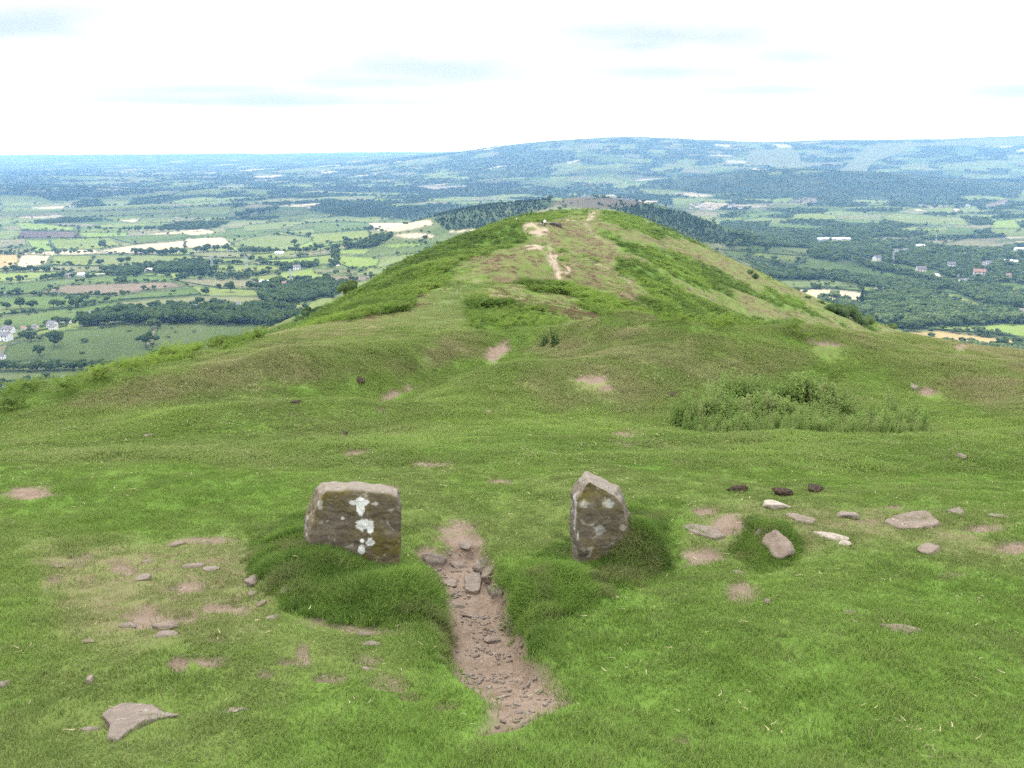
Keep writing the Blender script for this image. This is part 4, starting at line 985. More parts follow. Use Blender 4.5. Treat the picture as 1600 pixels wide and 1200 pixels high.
slab('flat_stone', [(1226, 804), (1245, 805), (1276, 814), (1270, 821), (1245, 817)], .014, 'flat slab lying diagonally on the low bank', 15)
slab('flat_stone', [(1378, 817), (1400, 806), (1425, 801), (1447, 801), (1466, 813), (1470, 822), (1440, 828), (1402, 829)], .014, 'largest broad brown slab on the low bank', 16)
slab('paving_stone', [(724, 906), (738, 899), (751, 897), (754, 914), (749, 929), (738, 931), (727, 927)], .022, 'square slab in the middle of the path', 17)
slab('paving_stone', [(659, 872), (674, 868), (700, 878), (692, 886), (666, 886)], .025, 'large flat slab at the head of the path on its left', 18)
slab('paving_stone', [(761, 921), (774, 917), (783, 922), (786, 932), (769, 934)], .02, 'flat stone at the right edge of the path', 19)
PK = [(707, 908, 22, 14, 'wedge of stone left of the square path slab'), 
      (766, 896, 20, 22, 'leaning stone against the right bank of the path'), (717, 880, 22, 9, 'small slab behind the square path slab'), (756, 884, 32, 12, 'flat slab at the path head on the right'),
      (715, 945, 28, 13, 'pinkish flat stone below the wedge in the path'), (733, 962, 20, 8, 'thin raised flake in the middle of the path'), (703, 973, 15, 12, 'stone at the left foot of the path bank'), (765, 999, 26, 13, 'smooth pale stone flush with the gravel'),
      (686, 908, 14, 10, 'small stone by the left path edge'), (694, 929, 18, 8, 'pair-like thin stone by the left path edge lower down'), (727, 853, 18, 6, 'thin stone where the path meets the lawn')]
for i, (u, v, w_, h_, lb) in enumerate(PK):
    rock('path_stone', u, v, w_, h_, lb, seed=70 + i, thick=.9 if 'leaning' in lb else .34, sink=.33)
for i, (u, v, w_, h_, lb) in enumerate([(1151, 766, 30, 10, 'left and broadest of three dark dung heaps behind the low bank'), (1220, 770, 25, 9, 'middle and flattest of three dark dung heaps behind the low bank'), (1275, 764, 21, 11, 'right and tallest of three dark dung heaps behind the low bank'),
      (563, 595, 11, 4, 'brown dung heap on the green near the worn earth strip'), (537, 679, 14, 5, 'small dark dung pat near the two bare scrapes'), (462, 629, 12, 5, 'dark dung pat on the far left lawn'), (1048, 617, 12, 6, 'dark dung pat left of the nettles')]):
    rock('dung_heap', u, v, w_, h_, lb, 'dung', M_DUNG, 100 + i, sink=.25, thick=.55, rough=.22)

# gravel of the path
pebbles = []
for i in range(4):
    V = rock_shape(300 + i, 1, .85, .6); lo = np.arange(len(V))
    pebbles.append(lib('pebble', V * .012, ICOF, None, M_ROCK, True))
x, y = rng.uniform(-.6, .5, 9000), rng.uniform(2.3, 5.0, 9000)
k = path_sd(x, y) > .0
clump = fbm(x / .16, y / .16, 3, 120)
k &= rng.uniform(size=len(x)) < .22 + .8 * clump * sstep(2.6, 3.4, y)
x, y = x[k], y[k]
put('gravel', x, y, rng.uniform(.15, 1.0, len(x)) ** 1.8 * 1.1 + .15, pebbles, np.zeros(len(x)), np.zeros(len(x)), 'loose pinkish gravel and grit on the worn path', 'gravel', zoff=.002)
x, y = wedge_area(22000, 2.0, 9, .72); k = rng.uniform(size=len(x)) < ridge_masks(x, y)['soil'] * .35; x, y = x[k], y[k]
put('grit', x, y, rng.uniform(.15, .7, len(x)) ** 1.8 + .12, pebbles, np.zeros(len(x)), np.zeros(len(x)), 'small stones scattered over the bare earth scrapes', 'gravel', zoff=.002)
# ------------------------------------------------------------------ trees
g = NT('leaves'); rnd = g.n('ShaderNodeObjectInfo').outputs['Random']
c = g.mix(rnd, (.020, .042, .014), (.060, .092, .028)); c = g.mix(g.ramp(g.noise(g.obj(), 6, 3), .4, .7), c, (.075, .108, .034))
M_LEAF = g.bsdf(c, .9, None, .03, .2)
g = NT('sunlit_tone_leaves'); rnd = g.n('ShaderNodeObjectInfo').outputs['Random']
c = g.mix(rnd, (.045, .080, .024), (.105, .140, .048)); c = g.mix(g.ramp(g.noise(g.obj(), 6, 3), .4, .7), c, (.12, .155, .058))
M_LEAF2 = g.bsdf(c, .9, None, .03, .2)  # lighter copy of the leaves, with sunlight put into the colour
g = NT('needles'); M_NEEDLE = g.bsdf(g.mix(g.ramp(g.noise(g.obj(), 1.5, 4), .3, .7), (.014, .030, .013), (.030, .050, .020)), .9, None, .03)
g = NT('bark'); M_BARK = g.bsdf(g.mix(g.ramp(g.noise(g.obj(), 3, 5), .3, .7), (.045, .036, .026), (.095, .080, .060)), .95, None, .1)

_i2 = bmesh.new(); bmesh.ops.create_icosphere(_i2, subdivisions=2, radius=1)
I2V = np.array([v.co[:] for v in _i2.verts]); I2F = np.array([[v.index for v in f.verts] for f in _i2.faces]); _i2.free()
def crown_mesh(name, seed, kind, mat, leaves=900):
    """unit crown: base of the tree at z=0, top near z=1, about 0.9 wide"""
    r = np.random.default_rng(seed); V = []; T = []
    def tri(a): T.extend(a.tolist())
    if kind == 'round':
        L = []
        for i in range(13):
            a = r.uniform(0, 6.283); q = r.uniform(0, .30) ** .8 if i else 0; zc = r.uniform(.34, .80) if i else .6
            L.append((q * 1.25 * math.cos(a) * (1.1 - abs(zc - .5)), q * 1.25 * math.sin(a) * (1.1 - abs(zc - .5)), zc, r.uniform(.13, .22) if i else .26))
    elif kind == 'bush':
        L = [(r.uniform(-.45, .45), r.uniform(-.45, .45), r.uniform(.25, .6), r.uniform(.2, .36)) for i in range(10)]
    else:
        L = [(r.uniform(-.02, .02), r.uniform(-.02, .02), z, .19 * (1.05 - z) + .02) for z in np.linspace(.14, .95, 12)]
    for (cx, cy, cz, R_) in L:
        k = len(V); q = I2V * R_ * .86
        q = q * (1 + .28 * f3(q[:, 0] + cx, q[:, 1] + cy, q[:, 2] + cz, .10, 3, seed))[:, None]
        if kind == 'cone': q[:, 2] *= .6
        V.extend((q + (cx, cy, cz)).tolist()); T.extend((I2F + k).tolist())
    W = np.array([l[3] ** 2 for l in L]); W /= W.sum()
    for li in r.choice(len(L), leaves, p=W):
        cx, cy, cz, R_ = L[li]; d = r.normal(size=3); d /= np.linalg.norm(d); rr = R_ * r.uniform(.82, 1.16)
        p_ = np.array([cx, cy, cz]) + d * rr * (1, 1, .6 if kind == 'cone' else 1)
        s = r.uniform(.016, .036) * (.8 if kind == 'cone' else 1); a_ = r.normal(size=3); a_ /= np.linalg.norm(a_); b_ = np.cross(a_, d + .3 * r.normal(size=3)); b_ /= np.linalg.norm(b_) + 1e-9
        k = len(V); V.extend([(p_ + a_ * s).tolist(), (p_ + b_ * s).tolist(), (p_ - a_ * s).tolist(), (p_ - b_ * s * .8).tolist()]); T.extend([[k, k + 1, k + 2], [k, k + 2, k + 3]])
    me = mesh_np(name, V, T, True); me.materials.append(mat); return me
def trunk_mesh(seed, kind):
    r = np.random.default_rng(seed); V = []; Q = []
    def tube(pts, rad):
        k = len(V)
        for p_, q_ in zip(pts, rad):
            for j in range(6): V.append((p_[0] + q_ * math.cos(j * 1.047), p_[1] + q_ * math.sin(j * 1.047), p_[2]))
        for s in range(len(pts) - 1):
            for j in range(6): Q.append((k + 6 * s + j, k + 6 * s + (j + 1) % 6, k + 6 * s + 6 + (j + 1) % 6, k + 6 * s + 6 + j))
    tube([(0, 0, -.04), (0, 0, .1), (.01, .01, .3), (.0, .02, .55)], [.034, .026, .02, .01])
    if kind != 'cone':
        for i in range(4):
            a = i * 1.57 + r.uniform(-.4, .4); tube([(0, 0, .2 + .04 * i), (.1 * math.cos(a), .1 * math.sin(a), .36 + .04 * i), (.2 * math.cos(a), .2 * math.sin(a), .55 + .03 * i)], [.014, .011, .004])
    me = mesh_np('trunk', V, Q, True); me.materials.append(M_BARK); return me
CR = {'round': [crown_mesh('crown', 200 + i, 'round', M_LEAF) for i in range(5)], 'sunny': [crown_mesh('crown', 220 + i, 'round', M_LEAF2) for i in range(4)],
      'bush': [crown_mesh('crown', 240 + i, 'bush', M_LEAF, 600) for i in range(3)], 'cone': [crown_mesh('crown', 260 + i, 'cone', M_NEEDLE, 500) for i in range(3)]}
TRK = {k: trunk_mesh(270, k) for k in CR}
NTREE = 0
def tree(u, v, hpx, label, kind='round', group=None, wide=1.0, zf=None, name=None, where=None):
    global NTREE
    NTREE += 1; r = random.Random(NTREE * 13)
    if zf == 'ridge': x, y = where or rcast(u, v); z = ground(x, y)
    else: x, y = where or vcast(u, v); z = vground(x, y)
    D = y * CP - z * SP; H = hpx / F * D / CP
    nm = name or {'round': 'broadleaf_tree', 'sunny': 'broadleaf_tree', 'bush': 'bush', 'cone': 'conifer_tree'}[kind]
    o = empty(nm, (x, y, z - .02 * H), r.uniform(0, 6.28))
    o.scale = (H * wide * r.uniform(.92, 1.1), H * wide * r.uniform(.92, 1.1), H)
    link('crown', r.choice(CR[kind]), None, o); link('trunk', TRK[kind], None, o)
    return tag(o, label, 'bush' if kind == 'bush' else 'tree', group)
def c1(x, y): return x / 2.857, 200 + y / 2.857
def c3(x, y): return 1050 + x / 2.857, 200 + y / 2.857
ONE = [(40, 892, 46, 'round', 'domed tree behind the white houses at the left edge'), (140, 952, 48, 'round', 'spreading tree in front of the white houses'), (243, 978, 78, 'round', 'tall narrow tree in the dark field below the white houses'),
 (176, 1016, 50, 'round', 'small leaning tree alone in the dark field'), (378, 957, 22, 'bush', 'tiny bush alone in the middle of the dark field'), (652, 978, 68, 'round', 'big round tree at the corner between the two dark fields'),
 (690, 895, 52, 'round', 'tree between the tree belt and the big corner tree'), (757, 1032, 46, 'round', 'tree at the end of the hedge just above the bracken'), (92, 806, 62, 'round', 'tall pale tree between two lower ones in the left hedge'),
 (146, 806, 38, 'round', 'low round tree right of the tall pale tree'), (30, 808, 38, 'round', 'low round tree left of the tall pale tree'), (240, 802, 42, 'round', 'left tree of the dark clump under the brown field'),
 (275, 802, 40, 'round', 'second tree of the dark clump under the brown field'), (312, 775, 36, 'round', 'upper tree of the dark clump under the brown field'), (345, 800, 56, 'round', 'biggest tree of the dark clump under the brown field'),
 (384, 772, 38, 'round', 'right tree of the dark clump under the brown field'), (436, 756, 38, 'round', 'tree standing just right of the dark clump'), (255, 728, 20, 'round', 'little round tree on the brown field'),
 (452, 610, 28, 'round', 'round tree on the bright field left of a similar pair'), (538, 606, 29, 'round', 'left of a pair of round trees on the pale green field'), (570, 598, 26, 'round', 'right of a pair of round trees on the pale green field'),
 (710, 616, 27, 'round', 'round tree by the hedge on the pale green field'), (890, 598, 28, 'round', 'round tree at the corner of the straw field'), (1125, 596, 30, 'round', 'round tree where the straw field meets the lime field'),
 (1315, 519, 26, 'round', 'lone round tree in the wide pale field'), (1380, 487, 24, 'round', 'lone tree at the top of the wide pale field'), (320, 621, 20, 'round', 'small tree beside the lime field'), (545, 692, 36, 'round', 'tall thin tree above the brown field'),
 (402, 676, 28, 'round', 'tree by the farm roofs'), (88, 690, 36, 'round', 'right tree of the left pair above the green strip'), (50, 692, 30, 'round', 'left tree of the left pair above the green strip'), (918, 746, 40, 'round', 'broad tree on the boundary of the hay field'),
 (977, 717, 24, 'round', 'small round tree on the tan strip'), (1030, 733, 50, 'round', 'tall tree at the end of the tan strip'), (1122, 720, 42, 'round', 'tree right of the tan strip before the wood'), (835, 706, 16, 'round', 'tiny tree at the edge of the brown field'),
 (460, 536, 42, 'round', 'tall tree between the two yellow-green fields'), (880, 462, 46, 'round', 'tall tree rising from the far hedge'), (690, 1010, 30, 'bush', 'bush in the hedge between the two dark fields'), (100, 930, 30, 'bush', 'bush by the garden of the white houses'),
 (480, 655, 20, 'bush', 'bush by the pale strip above the brown field'), (1545, 512, 32, 'round', 'tree at the right end of the lime field hedge')]
for a, b, h, kd, lb in ONE: tree(*c1(a, b), h / 2.857, lb, kd, wide=1.25 if 'round' in lb or 'big' in lb else 1.0)
for a, b, h, kd, lb in [(770, 776, 38, 'cone', 'pointed dark conifer against the cream field, left of the tall one'), (826, 778, 30, 'cone', 'shortest conifer against the cream field'), (846, 778, 74, 'cone', 'tallest dark conifer against the cream field'),
     (1208, 768, 30, 'cone', 'pointed conifer by itself in the right-hand wood'), (720, 772, 50, 'sunny', 'tall pale tree in front of the cream field'), (1070, 905, 52, 'round', 'dark round tree at the corner of the lime field'), (1000, 886, 58, 'round', 'tall round tree at the wood corner above the yellow crop'),
     (1158, 930, 20, 'bush', 'bush at the near edge of the yellow crop'), (590, 608, 18, 'round', 'small tree on the green slope corner'), (430, 668, 30, 'sunny', 'pale round tree below the green slope'), (1465, 925, 18, 'bush', 'bush on the hedge of the yellow crop'), (1155, 905, 16, 'bush', 'low bush on the lime field edge')]:
    tree(*c3(a, b), h / 2.857, lb, kd, wide=.9 if kd == 'cone' else 1.15)
def row(cc, pts, n, h, label, kind='round', jit=(4, 3), wide=1.15):
    pts = np.array(pts, float); s = np.r_[0, np.cumsum(np.hypot(*np.diff(pts, axis=0).T))]; r = random.Random(n * 7 + len(label))
    for i in range(n):
        q = (i + .5 + r.uniform(-.3, .3)) / n * s[-1]; a, b = np.interp(q, s, pts[:, 0]), np.interp(q, s, pts[:, 1])
        tree(*cc(a + r.uniform(-1, 1) * jit[0], b + r.uniform(-1, 1) * jit[1]), h * r.uniform(.7, 1.2) / 2.857, label, kind, label.split(' in ')[-1] if ' in ' in label else label, wide)
row(c1, [(365, 888), (560, 874), (720, 872), (900, 872)], 20, 58, 'dark broadleaf tree in the long belt above the dark fields', jit=(5, 5))
row(c1, [(400, 850), (620, 832), (900, 828), (1240, 845)], 22, 46, 'dark broadleaf tree in the rear of the long belt', jit=(5, 6))
row(c1, [(900, 872), (1100, 876), (1240, 882)], 14, 52, 'dark broadleaf tree in the right half of the long belt', jit=(5, 6))
row(c1, [(0, 1085), (90, 1083), (220, 1082), (330, 1080), (520, 1076)], 22, 46, 'dark round tree in the hedgerow below the dark field', jit=(4, 2))
row(c1, [(590, 562), (830, 570)], 9, 34, 'dark tree in the hedgerow under the cream fields')
row(c1, [(870, 556), (1040, 548)], 7, 30, 'dark tree in the hedgerow right of the cream fields')
row(c1, [(1060, 558), (1240, 562)], 8, 34, 'dark tree in the clump below the wide pale field')
row(c1, [(1300, 562), (1571, 538)], 11, 28, 'dark tree in the hedgerow along the lime fields')
row(c1, [(230, 562), (420, 560)], 8, 22, 'low dark tree in the hedgerow above the lime field')
row(c1, [(620, 642), (830, 640), (1040, 640)], 13, 22, 'low tree in the hedgerow above the plantation')
row(c1, [(20, 642), (230, 640)], 8, 30, 'tree in the hedgerow below the orange field')
row(c1, [(340, 455), (560, 458), (820, 462)], 13, 24, 'tree in the far hedgerow beyond the yellow-green fields')
row(c1, [(1140, 612), (1262, 612)], 6, 18, 'small tree in the short hedge on the lime field', wide=1.3)
row(c1, [(1060, 402), (1240, 372)], 8, 30, 'tree in the far copse near the horizon fields')
row(c1, [(180, 684), (300, 662)], 6, 26, 'tree in the clump beside the farm roofs')
row(c1, [(300, 870), (200, 885)], 4, 34, 'tree in the gardens of the white houses')
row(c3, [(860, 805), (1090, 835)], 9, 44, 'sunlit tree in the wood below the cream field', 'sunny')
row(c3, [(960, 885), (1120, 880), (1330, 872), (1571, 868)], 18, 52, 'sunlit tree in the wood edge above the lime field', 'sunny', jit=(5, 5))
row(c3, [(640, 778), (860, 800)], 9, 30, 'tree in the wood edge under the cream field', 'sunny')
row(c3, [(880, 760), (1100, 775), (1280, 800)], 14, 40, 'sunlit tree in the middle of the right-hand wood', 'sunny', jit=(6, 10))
row(c3, [(400, 680), (560, 672), (700, 682)], 9, 34, 'dark tree in the belt below the green slope')
row(c3, [(700, 690), (900, 712), (1200, 728)], 14, 26, 'dark tree in the belt running right above the wood')
for (u, v, h, wd, kd, lb) in [(543, 470, 34, 1.15, 'round', 'dark hawthorn breaking the skyline of the left flank'), (489, 497, 22, 1.3, 'bush', 'dark bush on the left flank below the hawthorn'), (470, 500, 12, 1.4, 'bush', 'low scrub beside the dark bush on the left flank'),
      (687, 384, 9, 1.3, 'bush', 'small dark bush high on the left skyline'), (607, 426, 8, .9, 'bush', 'tiny bush halfway up the left skyline'), (1326, 497, 26, 1.15, 'bush', 'largest dark green bush on the right flank'), (1302, 488, 17, 1.3, 'bush', 'bush just above the largest one on the right flank'),
      (1349, 508, 20, 1.25, 'bush', 'lowest rounded bush on the right flank'), (1282, 477, 9, 1.3, 'bush', 'small bush at the top of the right flank group'), (1246, 460, 13, .5, 'bush', 'thin pale sapling on the right flank skyline'), (1181, 437, 13, .6, 'bush', 'dead brown bush on the upper right skyline'),
      (1172, 428, 8, 1.0, 'bush', 'tiny bush above the dead brown one'), (1393, 512, 10, 1.5, 'bush', 'low bush right of the flank group beside the near hump'), (1262, 467, 6, 1.3, 'bush', 'little bush between the sapling and the group')]:
    t_, e_ = px_te(u, v)
    if u > 1100:   # on the far shoulder
        Yt = np.exp(np.linspace(math.log(60), math.log(400), 600)); k_ = np.argmin(np.abs(ridge_z(t_ * Yt, Yt) / Yt - e_)); w_ = (float(t_ * Yt[k_]), float(Yt[k_]))
    else:
        Yt = np.exp(np.linspace(math.log(30), math.log(300), 600)); k_ = np.argmin(np.abs(ridge_z(t_ * Yt, Yt) / Yt - e_)); w_ = (float(t_ * Yt[k_]), float(Yt[k_]))
    tree(u, v, h, lb, kd, None, wd, 'ridge', where=w_)

# hedges of the nearer fields: one clipped hedge per field edge that shows
g = NT('hedge_leaf'); c = g.mix(g.ramp(g.noise(g.pos(), .5, 5), .3, .7), (.020, .038, .012), (.045, .068, .022)); M_HEDGE = g.bsdf(c, .85, None, .15)
def hedge(cc, pts, label, h=2.2, w=2.4):
    P_ = [vcast(*cc(a, b)) for a, b in pts]; V = []; Q = []
    pts_ = []
    for (ax, ay), (bx, by) in zip(P_[:-1], P_[1:]):
        m = max(2, int(math.hypot(bx - ax, by - ay) / 5))
        pts_ += [(ax + (bx - ax) * i / m, ay + (by - ay) * i / m) for i in range(m)]
    pts_.append(P_[-1]); A = np.array(pts_); A += .8 * np.stack([fbm(A[:, 0] / 30, A[:, 1] / 30, 2, 141), fbm(A[:, 0] / 30, A[:, 1] / 30 + 4, 2, 142)], -1)
    D_ = np.gradient(A, axis=0); D_ /= np.linalg.norm(D_, axis=1)[:, None] + 1e-9; N_ = np.stack([-D_[:, 1], D_[:, 0]], -1)
    hh = h * (1 + .45 * fbm(A[:, 0] / 9, A[:, 1] / 9, 3, 143)); ww = w * (1 + .35 * fbm(A[:, 0] / 11 + 3, A[:, 1] / 11, 3, 144)); zz = vale_z(A[:, 0], A[:, 1])
    o0 = A[0].copy(); z0 = float(zz[0]); n_ = len(A)
    for (s, t) in ((-.5, -.15), (-.46, .55), (-.25, .95), (.2, 1.0), (.45, .6), (.5, -.15)):
        q = A + N_ * (s * ww)[:, None]; V += [(a - o0[0], b - o0[1], c_ - z0) for a, b, c_ in zip(q[:, 0], q[:, 1], zz + t * hh)]
    for s in range(5):
        for i in range(n_ - 1): Q.append((s * n_ + i, s * n_ + i + 1, (s + 1) * n_ + i + 1, (s + 1) * n_ + i))
    me_ = mesh_np('hedge', V, Q, True); o = link('hedge', me_, M_HEDGE); o.location = (*o0, z0); return tag(o, label, 'hedge')
for pts, lb in [([(655, 985), (730, 1030)], 'hedge running from the big corner tree down to the bracken'), ([(0, 1137), (250, 1117), (340, 1112)], 'hedge between the hay field and the tan field'), ([(535, 768), (700, 757), (880, 745)], 'hedge along the top of the hay field'),
      ([(520, 770), (545, 790), (545, 815)], 'short curving hedge at the left end of the hay field'), ([(0, 835), (160, 820), (300, 805)], 'hedge under the left tree clump'), ([(0, 748), (130, 738), (300, 744), (500, 745)], 'hedge below the brown field'),
      ([(60, 945), (180, 905), (300, 885)], 'hedge in front of the white houses'), ([(230, 612), (390, 617), (600, 618), (860, 592)], 'hedge under the pale green field'), ([(390, 612), (430, 570)], 'hedge between lime field and pale green field'),
      ([(850, 572), (1130, 582)], 'hedge below the straw field'), ([(0, 640), (90, 636), (230, 614)], 'hedge below the orange field'), ([(760, 678), (1000, 718), (1280, 722)], 'hedge along the tan strip'),
      ([(85, 490), (230, 492), (370, 490), (490, 488)], 'hedge along the purple field'), ([(220, 495), (250, 545)], 'hedge between the two lime fields'), ([(490, 490), (600, 520), (700, 510)], 'hedge left of the cream fields'),
      ([(820, 505), (832, 545)], 'hedge between the two cream fields'), ([(95, 455), (335, 462)], 'hedge above the purple field'), ([(1250, 465), (1400, 490), (1390, 500)], 'hedge on the crest of the wide pale field'), ([(1140, 592), (1480, 566)], 'hedge across the lime field'),
      ([(1510, 545), (1512, 604), (1571, 628)], 'hedge round the bright lime field')]: hedge(c1, pts, lb)
for pts, lb in [([(1120, 884), (1150, 900), (1400, 915), (1571, 938)], 'hedge between lime field and yellow crop'), ([(505, 718), (700, 716), (880, 733)], 'hedge above the cream field on the right'), ([(332, 585), (372, 555)], 'hedge between the two green slopes'),
      ([(340, 582), (560, 612), (600, 590)], 'hedge under the upper green slope'), ([(1110, 725), (1280, 740), (1390, 790)], 'hedge above the right-hand pasture'), ([(600, 570), (372, 555), (220, 545)], 'hedge along the top of the green slopes')]: hedge(c3, pts, lb, 2.6, 3)

# ------------------------------------------------------------------ buildings of the vale
def flatmat(name, col, rough=.8, var=.15):
    g = NT(name); c = g.mix(g.ramp(g.noise(g.pos(), .8, 4), .3, .7), tuple(a * (1 - var) for a in col), tuple(min(1, a * (1 + var)) for a in col)); return g.bsdf(c, rough, None, .2)
M_WHITE, M_CREAM, M_BRICK, M_SLATE, M_TILE, M_GLASS, M_TIN = flatmat('white_render', (.62, .61, .58), .8, .04), flatmat('buff_render', (.5, .44, .36)), flatmat('brick_wall', (.30, .17, .12)), flatmat('slate', (.13, .125, .13)), flatmat('clay_tile', (.22, .12, .085)), flatmat('window_glass', (.03, .035, .04), .2), flatmat('sheet_roof', (.66, .67, .68), .5, .05)
M_DOOR = flatmat('door_paint', (.10, .06, .045))
def boxm(name, x0, x1, y0, y1, z0, z1):
    V = [(x, y, z) for z in (z0, z1) for x, y in ((x0, y0), (x1, y0), (x1, y1), (x0, y1))]
    return mesh_np(name, V, [(0, 3, 2, 1), (4, 5, 6, 7), (0, 1, 5, 4), (1, 2, 6, 5), (2, 3, 7, 6), (3, 0, 4, 7)], False)
def gable(name, L, D, h, r, ov, th=None):
    """pitched roof slab over an L by D plan, eaves at h, ridge at h+r, with thickness"""
    t = .12; a, b = L / 2 + ov, D / 2 + ov; e = h - ov * r / (D / 2)
    pr = [(-b, e), (0, h + r), (b, e), (b, e + t), (0, h + r + t), (-b, e + t)]
    V = [(x, y, z) for x in (-a, a) for y, z in pr]
    n = 6; return mesh_np(name, V, [(i, (i + 1) % n, n + (i + 1) % n, n + i) for i in range(n)] + [(0, 5, 4, 1), (1, 4, 3, 2), (6, 7, 10, 11), (7, 8, 9, 10)], False)
def walls_mesh(L, D, h, r):
    V = [(x, y, z) for x in (-L / 2, L / 2) for y, z in ((-D / 2, -1), (D / 2, -1), (D / 2, h), (0, h + r - .02), (-D / 2, h))]
    bm_ = bmesh.new(); vs = [bm_.verts.new(v) for v in V]
    for f in ((4, 3, 2, 1, 0), (5, 6, 7, 8, 9), (0, 5, 9, 4), (1, 2, 7, 6)): bm_.faces.new([vs[i] for i in f])
    me_ = bpy.data.meshes.new('wall'); bm_.to_mesh(me_); bm_.free(); return me_
def mset(me_, m): me_.materials.append(m); return me_
HL, HD, HH, HR = 11.0, 7.5, 5.0, 3.0
H_WALL = walls_mesh(HL, HD, HH, HR); H_ROOF = gable('roof', HL, HD, HH, HR, .4); H_CH = boxm('chimney', 3.9, 4.8, -.5, .5, 6.8, 9.2)
H_WIN = boxm('window', -.6, .6, -.06, .06, 0, 1.3); H_DOOR = boxm('door', -.5, .5, -.06, .06, 0, 2.1)
HV = {}
HOUSE_PX = []
def house(uv, wpx, label, wall=None, roof=None, rz=None, shed=False, group=None, detail=True, name='house', cat='house'):
    wall = wall or M_WHITE; roof = roof or M_SLATE
    HOUSE_PX.append((uv[0], uv[1], wpx)); x, y = vcast(*uv); z = vground(x, y); D = y * CP - z * SP; s = .85 * wpx / F * D / HL
    r = random.Random(int(uv[0] * 31 + uv[1] * 7)); o = empty(name, (x, y, z), r.uniform(-.5, .5) if rz is None else rz)
    sy = min(s, 1.6); o.scale = (s, min(s, 2.2), sy if not shed else min(sy, 1.0) * .9)
    def part(nm, me_, m, loc=(0, 0, 0), rot=0, par=o):
        key = (me_.name, m.name)
        if key not in HV: q_ = me_.copy(); q_.materials.clear(); q_.materials.append(m); HV[key] = q_
        c_ = bpy.data.objects.new(nm, HV[key]); COL.objects.link(c_); c_.parent = par; c_.location = loc; c_.rotation_euler = (0, 0, rot); return c_
    part('wall', H_WALL, wall); rf = part('roof', H_ROOF, roof)
    if not shed and detail: part('chimney', H_CH, M_BRICK, par=rf)
    if detail:
        for wx in (-3.6, 0, 3.6):
            part('window', H_WIN, M_GLASS, (wx, -HD / 2 - .03, 3.2))
            if wx: part('window', H_WIN, M_GLASS, (wx, -HD / 2 - .03, .9))
        part('door', H_DOOR, M_DOOR, (0, -HD / 2 - .03, 0))
    return tag(o, label, cat, group)
c7 = lambda x, y: (x / 5.714, 440 + y / 5.714)
for (uv, w_, lb, wl, rf) in [(c7(470, 408), 17, 'large white house with a broad grey roof in the hamlet', M_WHITE, M_SLATE), (c7(520, 372), 13, 'white gabled house behind the large one in the hamlet', M_WHITE, M_SLATE), (c7(415, 388), 9, 'small white house at the left of the large one', M_WHITE, M_SLATE),
      (c7(615, 372), 10, 'white house at the right end of the hamlet by the tree belt', M_WHITE, M_SLATE), (c7(480, 432), 14, 'low white house in front of the large one', M_WHITE, M_SLATE), (c7(50, 525), 22, 'long white house at the left picture edge', M_WHITE, M_SLATE), (c7(75, 462), 20, 'white house behind the long one at the left edge', M_WHITE, M_SLATE),
      (c7(15, 690), 13, 'white-gabled house at the left edge beside the dark field', M_WHITE, M_SLATE), (c7(315, 420), 11, 'grey stone house between trees left of the hamlet', M_CREAM, M_SLATE), (c7(215, 430), 10, 'buff house half hidden left of the hamlet', M_CREAM, M_TILE), (c7(605, 905), 21, 'white bungalow with grey roof just above the bracken', M_WHITE, M_SLATE),
      (c7(825, 300), 11, 'white house peeping over the left of the tree belt', M_WHITE, M_SLATE), (c7(920, 304), 10, 'buff house peeping over the tree belt', M_CREAM, M_SLATE), (c7(972, 306), 9, 'second white house peeping over the tree belt', M_WHITE, M_SLATE), (c7(1050, 306), 9, 'rightmost white house peeping over the tree belt', M_WHITE, M_TILE)]: house(uv, w_, lb, wl, rf)
for (uv, w_, lb, wl, rf, sh) in [(c1(365, 662), 12, 'white-walled farm building with a pale roof beside a clump', M_WHITE, M_TIN, True), (c1(310, 668), 12, 'grey farmhouse left of the pale-roofed farm building', M_CREAM, M_SLATE, False), (c1(1325, 634), 13, 'white farmhouse on the lime-green slope', M_WHITE, M_SLATE, False), (c1(670, 640), 10, 'low pale barn by the hedge above the brown field', M_CREAM, M_TIN, True),
      (c1(640, 640), 8, 'small white cottage left of the low pale barn', M_WHITE, M_SLATE, False), (c1(1065, 790), 8, 'middle white cottage in the row behind the belt', M_WHITE, M_SLATE, False), (c1(1110, 790), 9, 'right white cottage in the row behind the belt', M_WHITE, M_TILE, False), (c1(1035, 790), 7, 'left white cottage in the row behind the belt', M_WHITE, M_SLATE, False),
      (c1(875, 806), 11, 'white cottage in the gap of the tree belt', M_WHITE, M_SLATE, False), (c1(1385, 706), 7, 'little white house at the edge of the wood below the ridge', M_WHITE, M_SLATE, False), (c1(1185, 695), 18, 'long grey farm shed right of the tan strip', M_CREAM, M_TIN, True), (c1(1250, 564), 15, 'white-roofed farm shed below the wide pale field', M_WHITE, M_TIN, True), (c1(1270, 700), 9, 'cream house among trees right of the farm shed', M_CREAM, M_TILE, False)]: house(uv, w_, lb, wl, rf, None, sh)
